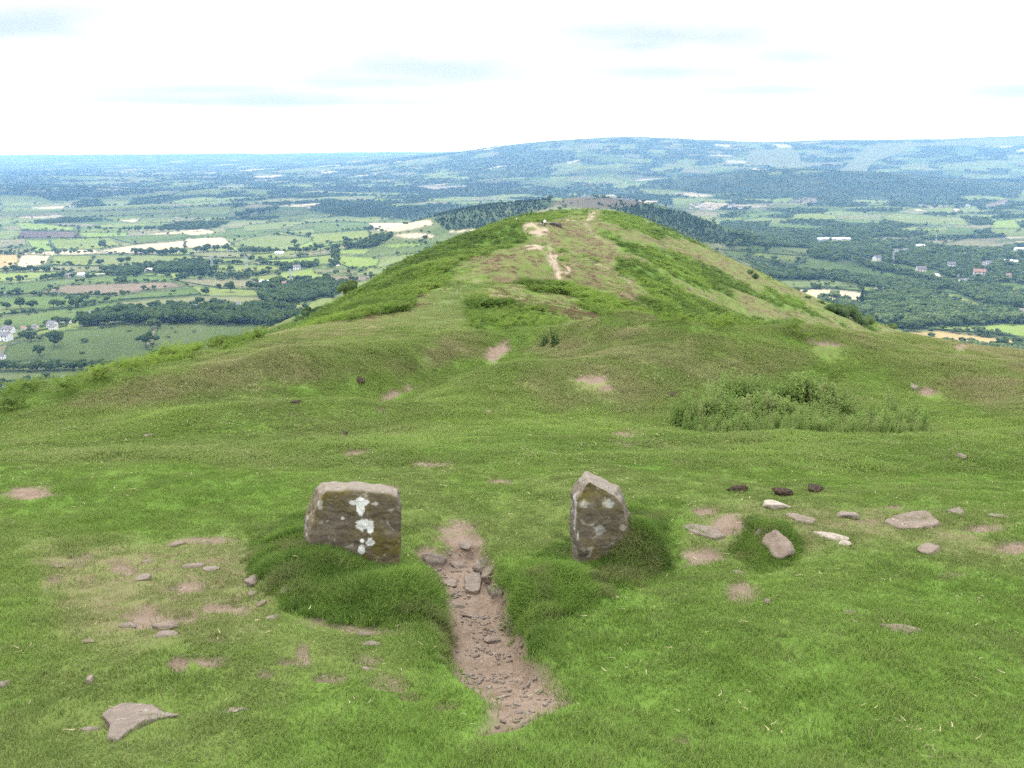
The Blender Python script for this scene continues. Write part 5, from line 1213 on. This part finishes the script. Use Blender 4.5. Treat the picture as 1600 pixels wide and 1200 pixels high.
for (uv, w_, lb, wl, rf, sh) in [(c3(915, 592), 14, 'white house with three gables on the wooded slope', M_WHITE, M_SLATE, False), (c3(1000, 556), 9, 'left white house of the hamlet among trees', M_WHITE, M_SLATE, False), (c3(1040, 552), 9, 'right white house of the hamlet among trees', M_WHITE, M_SLATE, False), (c3(1110, 642), 16, 'pale manor with lawn in the wooded valley', M_CREAM, M_SLATE, False),
      (c3(1245, 622), 14, 'white house left of the town houses', M_WHITE, M_SLATE, False), (c3(1290, 686), 8, 'left of two white cottages below the town', M_WHITE, M_SLATE, False), (c3(1315, 684), 8, 'right of two white cottages below the town', M_WHITE, M_SLATE, False), (c3(1370, 656), 20, 'long pink terrace of town houses', M_CREAM, M_TILE, False), (c3(1415, 612), 11, 'white house above the pink terrace', M_WHITE, M_SLATE, False),
      (c3(1500, 666), 10, 'pinkish house right of the terrace', M_CREAM, M_TILE, False), (c3(1500, 600), 14, 'left of two white factory roofs at the right edge', M_WHITE, M_TIN, True), (c3(1545, 604), 14, 'right of two white factory roofs at the right edge', M_WHITE, M_TIN, True), (c3(1550, 545), 16, 'pale flat-roofed works at the right edge', M_WHITE, M_TIN, True),
      (c3(1555, 826), 10, 'house in the wood at the right edge', M_WHITE, M_SLATE, False), (c3(720, 500), 58, 'very long white warehouse in the wooded valley', M_WHITE, M_TIN, True), (c3(930, 722), 15, 'grey farm shed beside the cream field', M_CREAM, M_TIN, True), (c3(1105, 530), 16, 'pale shed roof above the hamlet', M_WHITE, M_TIN, True), (c3(1320, 350), 8, 'tiny white house on the far green hillside', M_WHITE, M_SLATE, False)]: house(uv, w_, lb, wl, rf, .05 if 'warehouse' in lb else None, sh)
rr = random.Random(4)
for i in range(14): house(c3(rr.uniform(60, 330), rr.uniform(338, 352) + 16 * rr.random()), rr.uniform(4, 7), 'tiny pale house in the far village beside the wooded hill', rr.choice([M_WHITE, M_CREAM]), rr.choice([M_SLATE, M_TILE]), group='houses of the far village', detail=False)
for i in range(16): house(c3(rr.uniform(1260, 1560), rr.uniform(585, 690)), rr.uniform(4.5, 7), 'small house among the trees of the town', rr.choice([M_WHITE, M_CREAM, M_CREAM]), rr.choice([M_SLATE, M_TILE]), group='town houses among trees', detail=False)

# the uncountable woods, hedges and far trees of the vale
def crown_lib(kind, n=3):
    out = []
    for me_ in CR[kind][:n]:
        o = bpy.data.objects.new(me_.name, me_); out.append(o)
    return out
LIBC = crown_lib('round', 4) + crown_lib('sunny', 2) + crown_lib('cone', 2)
def vale_scatter(name, x, y, H, W, pid, label, cat):
    z = vale_z(x, y) - .03 * H
    rot = np.zeros((len(x), 3)); rot[:, 2] = rng.uniform(0, 6.283, len(x))
    return scatter(name, np.stack([x, y, z], -1), rot, np.stack([W, W, H], -1), pid, LIBC, {}, label, cat)
n = 230000
y = np.exp(rng.uniform(math.log(850), math.log(13500), n)); x = rng.uniform(-.72, .72, n) * y
_, wd, bdm, uu, vv = vale_cover(x, y, False)
big = np.interp(y, [900, 2500, 6000, 13000], [10, 9, 11, 13])
keepw = (wd > .5) & (rng.uniform(size=n) < np.interp(y, [900, 3000, 8000, 13500], [.9, .95, .8, .45]))
hpx = big / y * F
fieldtop = np.zeros(n, bool)
for poly, c_, nm in FIELDS:
    q = np.asarray(poly); lo, hi = q.min(0), q.max(0)
    m = (uu > lo[0]) & (uu < hi[0]) & (vv - hpx * .85 > lo[1] - 1) & (vv - hpx * .85 < hi[1])
    if m.any():
        j = np.nonzero(m)[0]; fieldtop[j[sdf_poly(uu[j], vv[j] - hpx[j] * .85, poly) > 0]] = True
nearh = np.zeros(n, bool)
for hu, hv, hw_ in HOUSE_PX: nearh |= (np.abs(uu - hu) < .5 * hw_ + 1.5) & (vv > hv - 1.2) & (vv - hpx < hv + 1) & (vv < hv + hpx * .9 + 2)
keepw &= ~(nearh & (rng.uniform(size=n) < .92))
keepw &= ~(fieldtop & (rng.uniform(size=n) < .8))
xw, yw, bw = x[keepw], y[keepw], big[keepw]
con = np.zeros(len(xw), bool)
for q in (WOODS[2], WOODS[3], WOODS[4], WOODS[5]): con |= soft_poly(uu[keepw], vv[keepw], q, .5) > .5
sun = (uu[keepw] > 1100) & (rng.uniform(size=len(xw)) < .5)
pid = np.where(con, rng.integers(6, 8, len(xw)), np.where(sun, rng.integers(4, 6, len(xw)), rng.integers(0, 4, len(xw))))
H = bw * rng.uniform(.55, 1.5, len(xw)) * np.where(con, .62, 1); Wd = H * np.where(con, 1.5, rng.uniform(.95, 1.3, len(xw))) * np.interp(yw, [900, 13500], [1, 1.35])
vale_scatter('woods', xw, yw, H, Wd, pid, 'unbroken woods covering the lower hills and valley floor', 'woods')
isl = (wd <= .5) & (y < 9500)
near_edge = isl & (bdm < np.interp(y, [900, 3000, 9500], [3.5, 7, 16])) & (rng.uniform(size=n) < .30 * (0.06 + 1.0 * sstep(-.2, .3, fbm(x / 160, y / 220, 3, 131))))
near_edge &= ~nearh
loner = isl & (rng.uniform(size=n) < .005)
k = near_edge | loner
xe, ye = x[k], y[k]; lo_ = rng.uniform(size=len(xe)) < .75
H = np.where(lo_, rng.uniform(1.8, 3.5, len(xe)), rng.uniform(5, 10, len(xe))) * np.interp(ye, [900, 9500], [1, 1.7]); Wd = np.where(lo_, rng.uniform(4, 8, len(xe)), H * rng.uniform(.95, 1.3, len(xe)))
vale_scatter('hedgerows', xe, ye, H, Wd, rng.integers(0, 5, len(xe)), 'distant network of field hedges and hedgerow trees', 'hedgerows')


# pylons and a pole
g = NT('galvanised_steel'); M_STEEL = g.bsdf((.42, .44, .45), .5, None, .4)
def bar_mesh(name, bars):
    V, Q = [], []
    for a, b, w_ in bars:
        a, b = Vector(a), Vector(b); d = (b - a).normalized(); s = d.orthogonal().normalized() * w_; t_ = d.cross(s); k = len(V)
        for p_ in (a, b): V += [tuple(p_ + s + t_), tuple(p_ - s + t_), tuple(p_ - s - t_), tuple(p_ + s - t_)]
        Q += [(k + j, k + (j + 1) % 4, k + 4 + (j + 1) % 4, k + 4 + j) for j in range(4)] + [(k + 3, k + 2, k + 1, k), (k + 4, k + 5, k + 6, k + 7)]
    return mesh_np(name, V, Q, False)
tower, arms = [], []
def hw(z): return 3.2 * (1 - z / 22) + .55 if z < 20 else .75 * (1 - (z - 20) / 11) + .12
for z0, z1 in [(0, 5), (5, 10), (10, 15), (15, 20), (20, 24), (24, 28)]:
    q0 = [(sx * hw(z0), sy * hw(z0), z0) for sx, sy in ((-1, -1), (1, -1), (1, 1), (-1, 1))]; q1 = [(sx * hw(z1), sy * hw(z1), z1) for sx, sy in ((-1, -1), (1, -1), (1, 1), (-1, 1))]
    for i in range(4): tower += [(q0[i], q1[i], .14), (q0[i], q1[(i + 1) % 4], .09), (q0[(i + 1) % 4], q1[i], .09)]
for z, L in ((19.5, 6.5), (23, 5.2), (26.3, 4)):
    for s in (-1, 1): arms += [((0, -.5, z + .9), (s * L, 0, z), .1), ((0, .5, z + .9), (s * L, 0, z), .1), ((0, 0, z - .1), (s * L, 0, z), .1), ((s * L, 0, z), (s * L, 0, z - 1.6), .12)]
PT, PA = mset(bar_mesh('lattice_tower', tower), M_STEEL), mset(bar_mesh('cross_arms', arms), M_STEEL)
for uv, h, lb in [(c1(948, 630), 21, 'left steel pylon above the hedge by the brown field'), (c1(1103, 642), 24, 'middle steel pylon beside the straw field'), (c1(1300, 694), 23, 'right steel pylon beside the ridge'), (c3(985, 605), 19, 'steel pylon in the right-hand wooded valley'), (c3(1178, 508), 12, 'small far steel pylon above the town')]:
    x, y = vcast(*uv); z = vground(x, y); o = empty('electricity_pylon', (x, y, z), .5); s = h / F * (y * CP - z * SP) / 28; o.scale = (s, s, s)
    link('lattice_tower', PT, None, o); link('cross_arms', PA, None, o); tag(o, lb, 'pylon')
x, y = vcast(104.5, 491); z = vground(x, y); o = link('wooden_pole', mset(bar_mesh('pole', [((0, 0, -.5), (0, 0, 10), .2), ((-1.2, 0, 9.3), (1.2, 0, 9.3), .1)]), M_BARK)); o.location = (x, y, z); tag(o, 'dark wooden pole with crossarm in the field above the hamlet', 'pole')
# lanes
g = NT('pale_lane'); M_LANE = g.bsdf(g.mix(g.ramp(g.noise(g.pos(), .3, 4), .3, .7), (.30, .27, .23), (.42, .39, .34)), .9, None, .1)
def lane(cc, pts, w_):
    A = np.array([vcast(*cc(a, b)) for a, b in pts]); s = np.r_[0, np.cumsum(np.hypot(*np.diff(A, axis=0).T))]; q = np.linspace(0, s[-1], max(4, int(s[-1] / 6)))
    x, y = np.interp(q, s, A[:, 0]), np.interp(q, s, A[:, 1]); D_ = np.gradient(np.stack([x, y], -1), axis=0); D_ /= np.linalg.norm(D_, axis=1)[:, None]
    n_ = len(x); V = []
    for sd in (-1, 1): V += list(zip(x - D_[:, 1] * sd * w_ / 2, y + D_[:, 0] * sd * w_ / 2, vale_z(x, y) + .8))
    o = link('lane', mesh_np('lane', V, [(i, i + 1, n_ + i + 1, n_ + i) for i in range(n_ - 1)], True), M_LANE); tag(o, 'pale lane winding between the fields', 'lane', kind='structure')
lane(c1, [(1480, 550), (1495, 565), (1490, 585), (1505, 605), (1508, 618)], 7)
lane(c1, [(430, 556), (700, 556), (900, 552), (1060, 548)], 7)
lane(c1, [(385, 657), (470, 652), (530, 655)], 9)
lane(c3, [(1180, 650), (1205, 680), (1225, 700)], 9)
print('TREES', NTREE)
# ------------------------------------------------------------------ people and rocks on the knoll
def capsule(V, Fc, a, b, ra, rb, n=10):
    a, b = np.array(a, float), np.array(b, float); d = b - a; L = np.linalg.norm(d); d /= L
    s = np.cross(d, (0, 0, 1) if abs(d[2]) < .9 else (1, 0, 0)); s /= np.linalg.norm(s); t_ = np.cross(d, s)
    rings = [(-ra * .9, ra * .35), (-ra * .5, ra * .85), (0, ra), (L, rb), (L + rb * .5, rb * .85), (L + rb * .9, rb * .35)]; k = len(V)
    for q, r_ in rings:
        for j in range(n): V.append(a + d * q + (s * math.cos(6.283 * j / n) + t_ * math.sin(6.283 * j / n)) * r_)
    for i in range(len(rings) - 1):
        for j in range(n): Fc.append((k + i * n + j, k + i * n + (j + 1) % n, k + (i + 1) * n + (j + 1) % n, k + (i + 1) * n + j))
    Fc.append(tuple(k + j for j in range(n - 1, -1, -1))); Fc.append(tuple(k + (len(rings) - 1) * n + j for j in range(n)))
def limbs(name, segs, mat, parent, voxel=.018):
    V, Fc = [], []
    for s in segs: capsule(V, Fc, *s)
    me_ = remeshed(V, Fc, voxel, 2); me_.name = name; me_.materials.clear(); return link(name, me_, mat, parent)
M_SKIN, M_SHIRT, M_TROUS, M_HAIR, M_BAG = flatmat('skin', (.42, .25, .18)), flatmat('white_cotton', (.80, .80, .80), .9, .03), flatmat('dark_cloth', (.03, .032, .045)), flatmat('dark_hair', (.02, .014, .01)), flatmat('black_nylon', (.02, .02, .022))
def seated(loc, rz, label):
    o = empty('person', loc, rz)     # seat height z=0, facing -y
    limbs('body', [((0, 0, .08), (0, .02, .5), .13, .15), ((0, .02, .5), (0, 0, .62), .06, .055), ((0, -.01, .72), (0, -.015, .78), .085, .09), ((0, -.1, .735), (0, -.105, .735), .018, .012), ((-.09, 0, .74), (-.1, 0, .75), .02, .02), ((.09, 0, .74), (.1, 0, .75), .02, .02)]
          + [q for s in (-1, 1) for q in (((s * .2, .02, .48), (s * .25, -.06, .24), .05, .042), ((s * .25, -.06, .24), (s * .12, -.28, .16), .04, .032), ((s * .12, -.28, .16), (s * .08, -.36, .15), .035, .02),
             ((s * .09, 0, .06), (s * .12, -.42, .10), .085, .065), ((s * .12, -.42, .10), (s * .12, -.48, -.32), .06, .045), ((s * .12, -.48, -.34), (s * .12, -.62, -.36), .045, .04))], M_SKIN, o)
    limbs('shirt', [((0, 0, .05), (0, .02, .48), .155, .17), ((-.12, .02, .49), (.12, .02, .49), .085, .085)] + [((s * .19, .02, .49), (s * .25, -.06, .25), .07, .058) for s in (-1, 1)], M_SHIRT, o)
    limbs('trousers', [((-.09, 0, .05), (.09, 0, .05), .12, .12)] + [q for s in (-1, 1) for q in (((s * .09, 0, .06), (s * .12, -.42, .10), .1, .08), ((s * .12, -.42, .10), (s * .12, -.48, -.28), .075, .06))], M_TROUS, o)
    limbs('hair', [((0, .02, .77), (0, .03, .82), .098, .09), ((0, .05, .70), (0, .04, .78), .07, .085)], M_HAIR, o)
    return tag(o, label, 'person')
def far_cast(u, v, y0=90, y1=330):
    t_, e_ = px_te(u, v); Yt = np.exp(np.linspace(math.log(y0), math.log(y1), 900)); k_ = np.argmax(ridge_z(t_ * Yt, Yt) / Yt >= e_); return float(t_ * Yt[k_]), float(Yt[k_])
x, y = far_cast(846.5, 353); z = ground(x, y); D = y
def outcrop(u, v, w, h, d, label, seed, mat):
    x, y = far_cast(u, v); z = ground(x, y); s = y / F
    V = rock_shape(seed, w * s * .62, d, h * s * .75); o = link('rock_outcrop', mesh_np('rock_outcrop', V, ICOF, True), mat); o.location = (x, y, z + h * s * .25); return tag(o, label, 'rock'), (x, y, z, h * s)
M_DARKROCK = flatmat('dark_rock', (.05, .045, .038), .9, .4)
_, (x, y, z, hs) = outcrop(846.5, 352, 13, 3.6, .9, 'flat grey rock ledge the seated person is on', 501, M_ROCK)
outcrop(864, 352.5, 10, 5, .9, 'dark rock outcrop right of the seated person', 502, M_DARKROCK); outcrop(873, 355, 9, 7, .9, 'jagged darkest rock at the right end of the knoll outcrop', 503, M_DARKROCK)
seated((x + .6, y - .1, z + hs * .82), .4, 'person in a white shirt sitting on the rock ledge of the knoll')
V, Fc = [], []; capsule(V, Fc, (0, 0, .12), (0, .02, .40), .17, .12); me_ = remeshed(V, Fc, .02, 3); me_.name = 'backpack'; me_.materials.clear(); o = link('backpack', me_, M_BAG); o.location = (x + .12, y - .1, z + hs * .82); tag(o, 'black backpack beside the seated person on the ledge', 'backpack')
x, y = far_cast(807, 345); seated((x, y, ground(x, y) + .12), -1.2, 'person in white sitting on the left slope of the knoll')
# small broad-leaved plant in the gap of the bank, and the upright weed on the bank
M_WEED = flatmat('weed_leaf', (.055, .105, .03), .8, .3)
def weed(u, v, H, label, seed):
    x, y = rcast(u, v); z = ground(x, y); V, T, _ = [], [], 0; r = np.random.default_rng(seed)
    Vs, Ts = [], []
    for st in range(6):
        b = np.array([r.uniform(-.07, .07), r.uniform(-.06, .06)]); ln = np.array([r.uniform(-.2, .2), r.uniform(-.15, .15)]); hh = H * r.uniform(.6, 1.05)
        for s in range(16):
            f = .08 + .9 * s / 15; c_ = b + ln * f * hh; a = s * 2.4 + st; L = .10 * (1 - .65 * f) * r.uniform(.8, 1.2); d = np.array([math.cos(a), math.sin(a)]); n_ = np.array([-d[1], d[0]]); k = len(V); z0 = hh * f
            V += [(*c_, z0), (*(c_ + d * L * .5 + n_ * L * .2), z0 + .03 * L), (*(c_ + d * L), z0 - .4 * L), (*(c_ + d * L * .5 - n_ * L * .2), z0 + .03 * L)]; T += [(k, k + 1, k + 2), (k, k + 2, k + 3)]
        k = len(Vs); w_ = .008; e = b + ln * hh
        for (p_, q_) in ((b, -.05), (e, hh)):
            for j in range(4): Vs.append((p_[0] + w_ * math.cos(j * 1.57), p_[1] + w_ * math.sin(j * 1.57), q_))
        Ts += [(k + j, k + (j + 1) % 4, k + 4 + (j + 1) % 4, k + 4 + j) for j in range(4)]
    o = empty('tall_weed', (x, y, z)); link('leaves', mesh_np('leaves', V, T, False), M_WEED, o); link('stems', mesh_np('stems', Vs, Ts, True), M_WEED, o); return tag(o, label, 'weed')
weed(867, 541, .42, 'dark upright weed growing on the bank right of the gap', 5); weed(852, 541, .26, 'shorter weed beside the dark upright one on the bank', 6)
HAZE = 5.8e-5
# ------------------------------------------------------------------ camera, sun, sky
cam = bpy.data.cameras.new('camera'); cam.lens = 36 * F / 1600; cam.sensor_width = 36; cam.clip_start = .05; cam.clip_end = 120000
co = bpy.data.objects.new('camera', cam); COL.objects.link(co)
co.location = (0, 0, 0); co.rotation_euler = (R(90) - PITCH, 0, 0)
S.camera = co
SUN_EL, SUN_AZ = R(56), R(-28)         # sun high, ahead and a little to the left of the view
w = bpy.data.worlds.new('World'); S.world = w; w.use_nodes = True
t = w.node_tree; t.nodes.clear()
def wn(typ, ins=None, **kw):
    nd = t.nodes.new(typ)
    for k, v in kw.items(): setattr(nd, k, v)
    for k, v in (ins or {}).items():
        if isinstance(v, bpy.types.NodeSocket): t.links.new(v, nd.inputs[k])
        else: nd.inputs[k].default_value = v
    return nd
sky = wn('ShaderNodeTexSky', sky_type='NISHITA', sun_disc=False, sun_elevation=SUN_EL, sun_rotation=SUN_AZ)
tc = wn('ShaderNodeTexCoord')
sep = wn('ShaderNodeSeparateXYZ', {0: tc.outputs['Generated']})
zc = wn('ShaderNodeMath', {0: sep.outputs[2], 1: .045}, operation='ADD')
zc = wn('ShaderNodeMath', {0: zc.outputs[0], 1: .045}, operation='MAXIMUM')
px = wn('ShaderNodeMath', {0: sep.outputs[0], 1: zc.outputs[0]}, operation='DIVIDE')
py = wn('ShaderNodeMath', {0: sep.outputs[1], 1: zc.outputs[0]}, operation='DIVIDE')
pv = wn('ShaderNodeCombineXYZ', {0: px.outputs[0], 1: py.outputs[0], 2: 0.0})
n1 = wn('ShaderNodeTexNoise', {'Vector': pv.outputs[0], 'Scale': .62, 'Detail': 7, 'Roughness': .52, 'Distortion': .3})
def wm(op, a_, b_): return wn('ShaderNodeMath', {0: a_, 1: b_}, operation=op).outputs[0]
up = wn('ShaderNodeMapRange', {'Value': sep.outputs[2], 'From Min': .10, 'From Max': .35, 'To Min': 1.0, 'To Max': 0.0}, clamp=True).outputs[0]
cover = wn('ShaderNodeMapRange', {'Value': wm('ADD', n1.outputs['Fac'], up), 'From Min': .36, 'From Max': .52}, clamp=True)
# grey-blue bellies of single clouds, given by bearing and height
yv = wm('MAXIMUM', sep.outputs[1], .05); T_, E_ = wm('DIVIDE', sep.outputs[0], yv), wm('DIVIDE', sep.outputs[2], yv)
n2 = wn('ShaderNodeTexNoise', {'Vector': pv.outputs[0], 'Scale': 1.5, 'Detail': 6, 'Roughness': .55}).outputs['Fac']
n3 = wn('ShaderNodeTexNoise', {'Vector': wn('ShaderNodeVectorMath', {0: tc.outputs['Generated'], 1: (1, 1, 3.2)}, operation='MULTIPLY').outputs[0], 'Scale': 9, 'Detail': 7, 'Roughness': .55}).outputs['Fac']
belly = None
for (cu, cv, ru, rv, s_) in [(20, 40, 150, 34, 1.0), (1030, 56, 170, 30, .95), (1000, 70, 120, 16, .9), (680, 108, 200, 26, .8), (600, 128, 160, 14, .7), (420, 160, 300, 18, .72), (300, 140, 160, 10, .65), (1050, 112, 150, 12, .7), (1250, 90, 110, 16, .7), (1590, 142, 90, 12, .7), (1200, 140, 120, 8, .6)]:
    t0, e0 = [float(q) for q in px_te(cu, cv)]; t1, e1 = [float(q) for q in px_te(cu + ru, cv + rv)]
    dx = wm('DIVIDE', wm('SUBTRACT', T_, t0), abs(t1 - t0)); dz = wm('DIVIDE', wm('SUBTRACT', E_, e0), abs(e1 - e0))
    d_ = wm('ADD', wm('SQRT', wm('ADD', wm('MULTIPLY', dx, dx), wm('MULTIPLY', dz, dz)), 0.0), wm('MULTIPLY', wm('SUBTRACT', n3, .5), 2.4))
    k_ = wm('MULTIPLY', wn('ShaderNodeMapRange', {'Value': d_, 'From Min': 1.35, 'From Max': -.05}, clamp=True, interpolation_type='SMOOTHSTEP').outputs[0], s_)
    belly = k_ if belly is None else wm('MAXIMUM', belly, k_)
gen = wm('MULTIPLY', wn('ShaderNodeMapRange', {'Value': n2, 'From Min': .48, 'From Max': .30}, clamp=True).outputs[0], wn('ShaderNodeMapRange', {'Value': sep.outputs[2], 'From Min': .2, 'From Max': .4}, clamp=True).outputs[0])
ccm = wn('ShaderNodeMix', data_type='RGBA'); ccm.inputs[7].default_value = (2.45, 2.72, 3.02, 1)
wh = wn('ShaderNodeMapRange', {'Value': sep.outputs[2], 'From Min': .16, 'From Max': .35, 'To Min': 3.7, 'To Max': 13.0}, clamp=True).outputs[0]
wh = wm('MAXIMUM', wh, wn('ShaderNodeMapRange', {'Value': sep.outputs[2], 'From Min': .01, 'From Max': .045, 'To Min': 24.0, 'To Max': 3.7}, clamp=True).outputs[0])
whc = wn('ShaderNodeCombineColor', {0: wh, 1: wh, 2: wh}); t.links.new(whc.outputs[0], ccm.inputs[6])
t.links.new(wm('MAXIMUM', belly, wm('MULTIPLY', gen, .5)), ccm.inputs[0])
class _c: outputs = [ccm.outputs[2]]
cc = _c
mixc = wn('ShaderNodeMix', data_type='RGBA')
t.links.new(cover.outputs[0], mixc.inputs[0]); t.links.new(sky.outputs[0], mixc.inputs[6]); t.links.new(cc.outputs[0], mixc.inputs[7])
bg = wn('ShaderNodeBackground', {'Color': mixc.outputs[2], 'Strength': .145})
wo = wn('ShaderNodeOutputWorld', {'Surface': bg.outputs[0]})
sl = bpy.data.lights.new('sun', 'SUN'); sl.energy = 3.0; sl.angle = R(8); sl.color = (1, .955, .88)
so = bpy.data.objects.new('sun', sl); COL.objects.link(so)
sd = Vector((math.sin(SUN_AZ) * math.cos(SUN_EL), math.cos(SUN_AZ) * math.cos(SUN_EL), math.sin(SUN_EL)))
so.rotation_euler = sd.to_track_quat('Z', 'Y').to_euler()
S.view_settings.view_transform = 'Standard'; S.view_settings.look = 'None'; S.view_settings.gamma = 1
S.view_settings.exposure = 1.12
S.cycles.use_denoising = False; S.cycles.use_adaptive_sampling = False
S.cycles.max_bounces = 6; S.cycles.diffuse_bounces = 3; S.cycles.transparent_max_bounces = 8; S.cycles.volume_bounces = 0
# ------------------------------------------------------------------ the air
bm = bmesh.new(); bmesh.ops.create_cube(bm, size=1)
zlo = float(min(ZV.min(), ZZ.min())) - 1.5; zhi = max(float(ZV.max()), 2.0) + 30
bmesh.ops.transform(bm, matrix=Matrix.Translation((0, 19300, (zlo + zhi) / 2)) @ Matrix.Diagonal((80000, 39000, zhi - zlo, 1)), verts=bm.verts)
me = bpy.data.meshes.new('haze'); bm.to_mesh(me); bm.free()
m = bpy.data.materials.new('air'); m.use_nodes = True; m.node_tree.nodes.clear()
pvn = m.node_tree.nodes.new('ShaderNodeVolumePrincipled'); pvn.inputs['Color'].default_value = (.30, .57, .95, 1); pvn.inputs['Density'].default_value = HAZE
mo_ = m.node_tree.nodes.new('ShaderNodeOutputMaterial'); m.node_tree.links.new(pvn.outputs[0], mo_.inputs['Volume'])
hz = link('haze', me, m); tag(hz, 'blue summer haze filling the vale', 'haze', kind='stuff')

# ------------------------------------------------------------------ clouds added out of view, placed so their shadows fall on summit and vale
V, T = [], []
ALT = 2100.0; ox, oy = math.tan(SUN_AZ) , 1.0
hx, hy = ALT / math.tan(SUN_EL) * math.sin(SUN_AZ), ALT / math.tan(SUN_EL) * math.cos(SUN_AZ)
for (gx, gy, rx, ry) in [(-470, 240, 500, 640), (-480, 1130, 420, 300), (-1500, 900, 500, 300), (2300, 3000, 900, 500), (600, 2300, 420, 420), (-1600, 4700, 1300, 420), (700, 5000, 1000, 380), (2100, 6400, 1300, 520), (-3300, 6500, 1500, 600), (4200, 5200, 900, 500), (-600, 7600, 1300, 500), (-300, 3300, 330, 170), (3300, 8200, 1500, 600), (1200, 8600, 900, 400)]:
    q = ICOV.copy(); q[:, 2] = np.where(q[:, 2] < 0, q[:, 2] * .35, q[:, 2])
    q = q * (1 + .30 * f3(q[:, 0] + gx, q[:, 1] + gy, q[:, 2], .7, 4, 400))[:, None] * np.array([rx, ry, 170])
    k = len(V); V.extend((q + (gx + hx, gy + hy, ALT)).tolist()); T.extend((ICOF + k).tolist())
cm = bpy.data.materials.new('cloud_white'); cm.use_nodes = True; cm.node_tree.nodes.clear(); nn = cm.node_tree.nodes.new
a_ = nn('ShaderNodeBsdfDiffuse'); a_.inputs[0].default_value = (.9, .9, .9, 1); b_ = nn('ShaderNodeBsdfTranslucent'); b_.inputs[0].default_value = (.95, .95, .95, 1)
mx = nn('ShaderNodeMixShader'); mx.inputs[0].default_value = .6; oo = nn('ShaderNodeOutputMaterial')
for x_, y_ in ((a_.outputs[0], mx.inputs[1]), (b_.outputs[0], mx.inputs[2]), (mx.outputs[0], oo.inputs[0])): cm.node_tree.links.new(x_, y_)
cl = link('clouds', mesh_np('clouds', V, T, True), cm); tag(cl, 'white clouds added overhead out of view to shade summit and vale', 'clouds', kind='stuff')
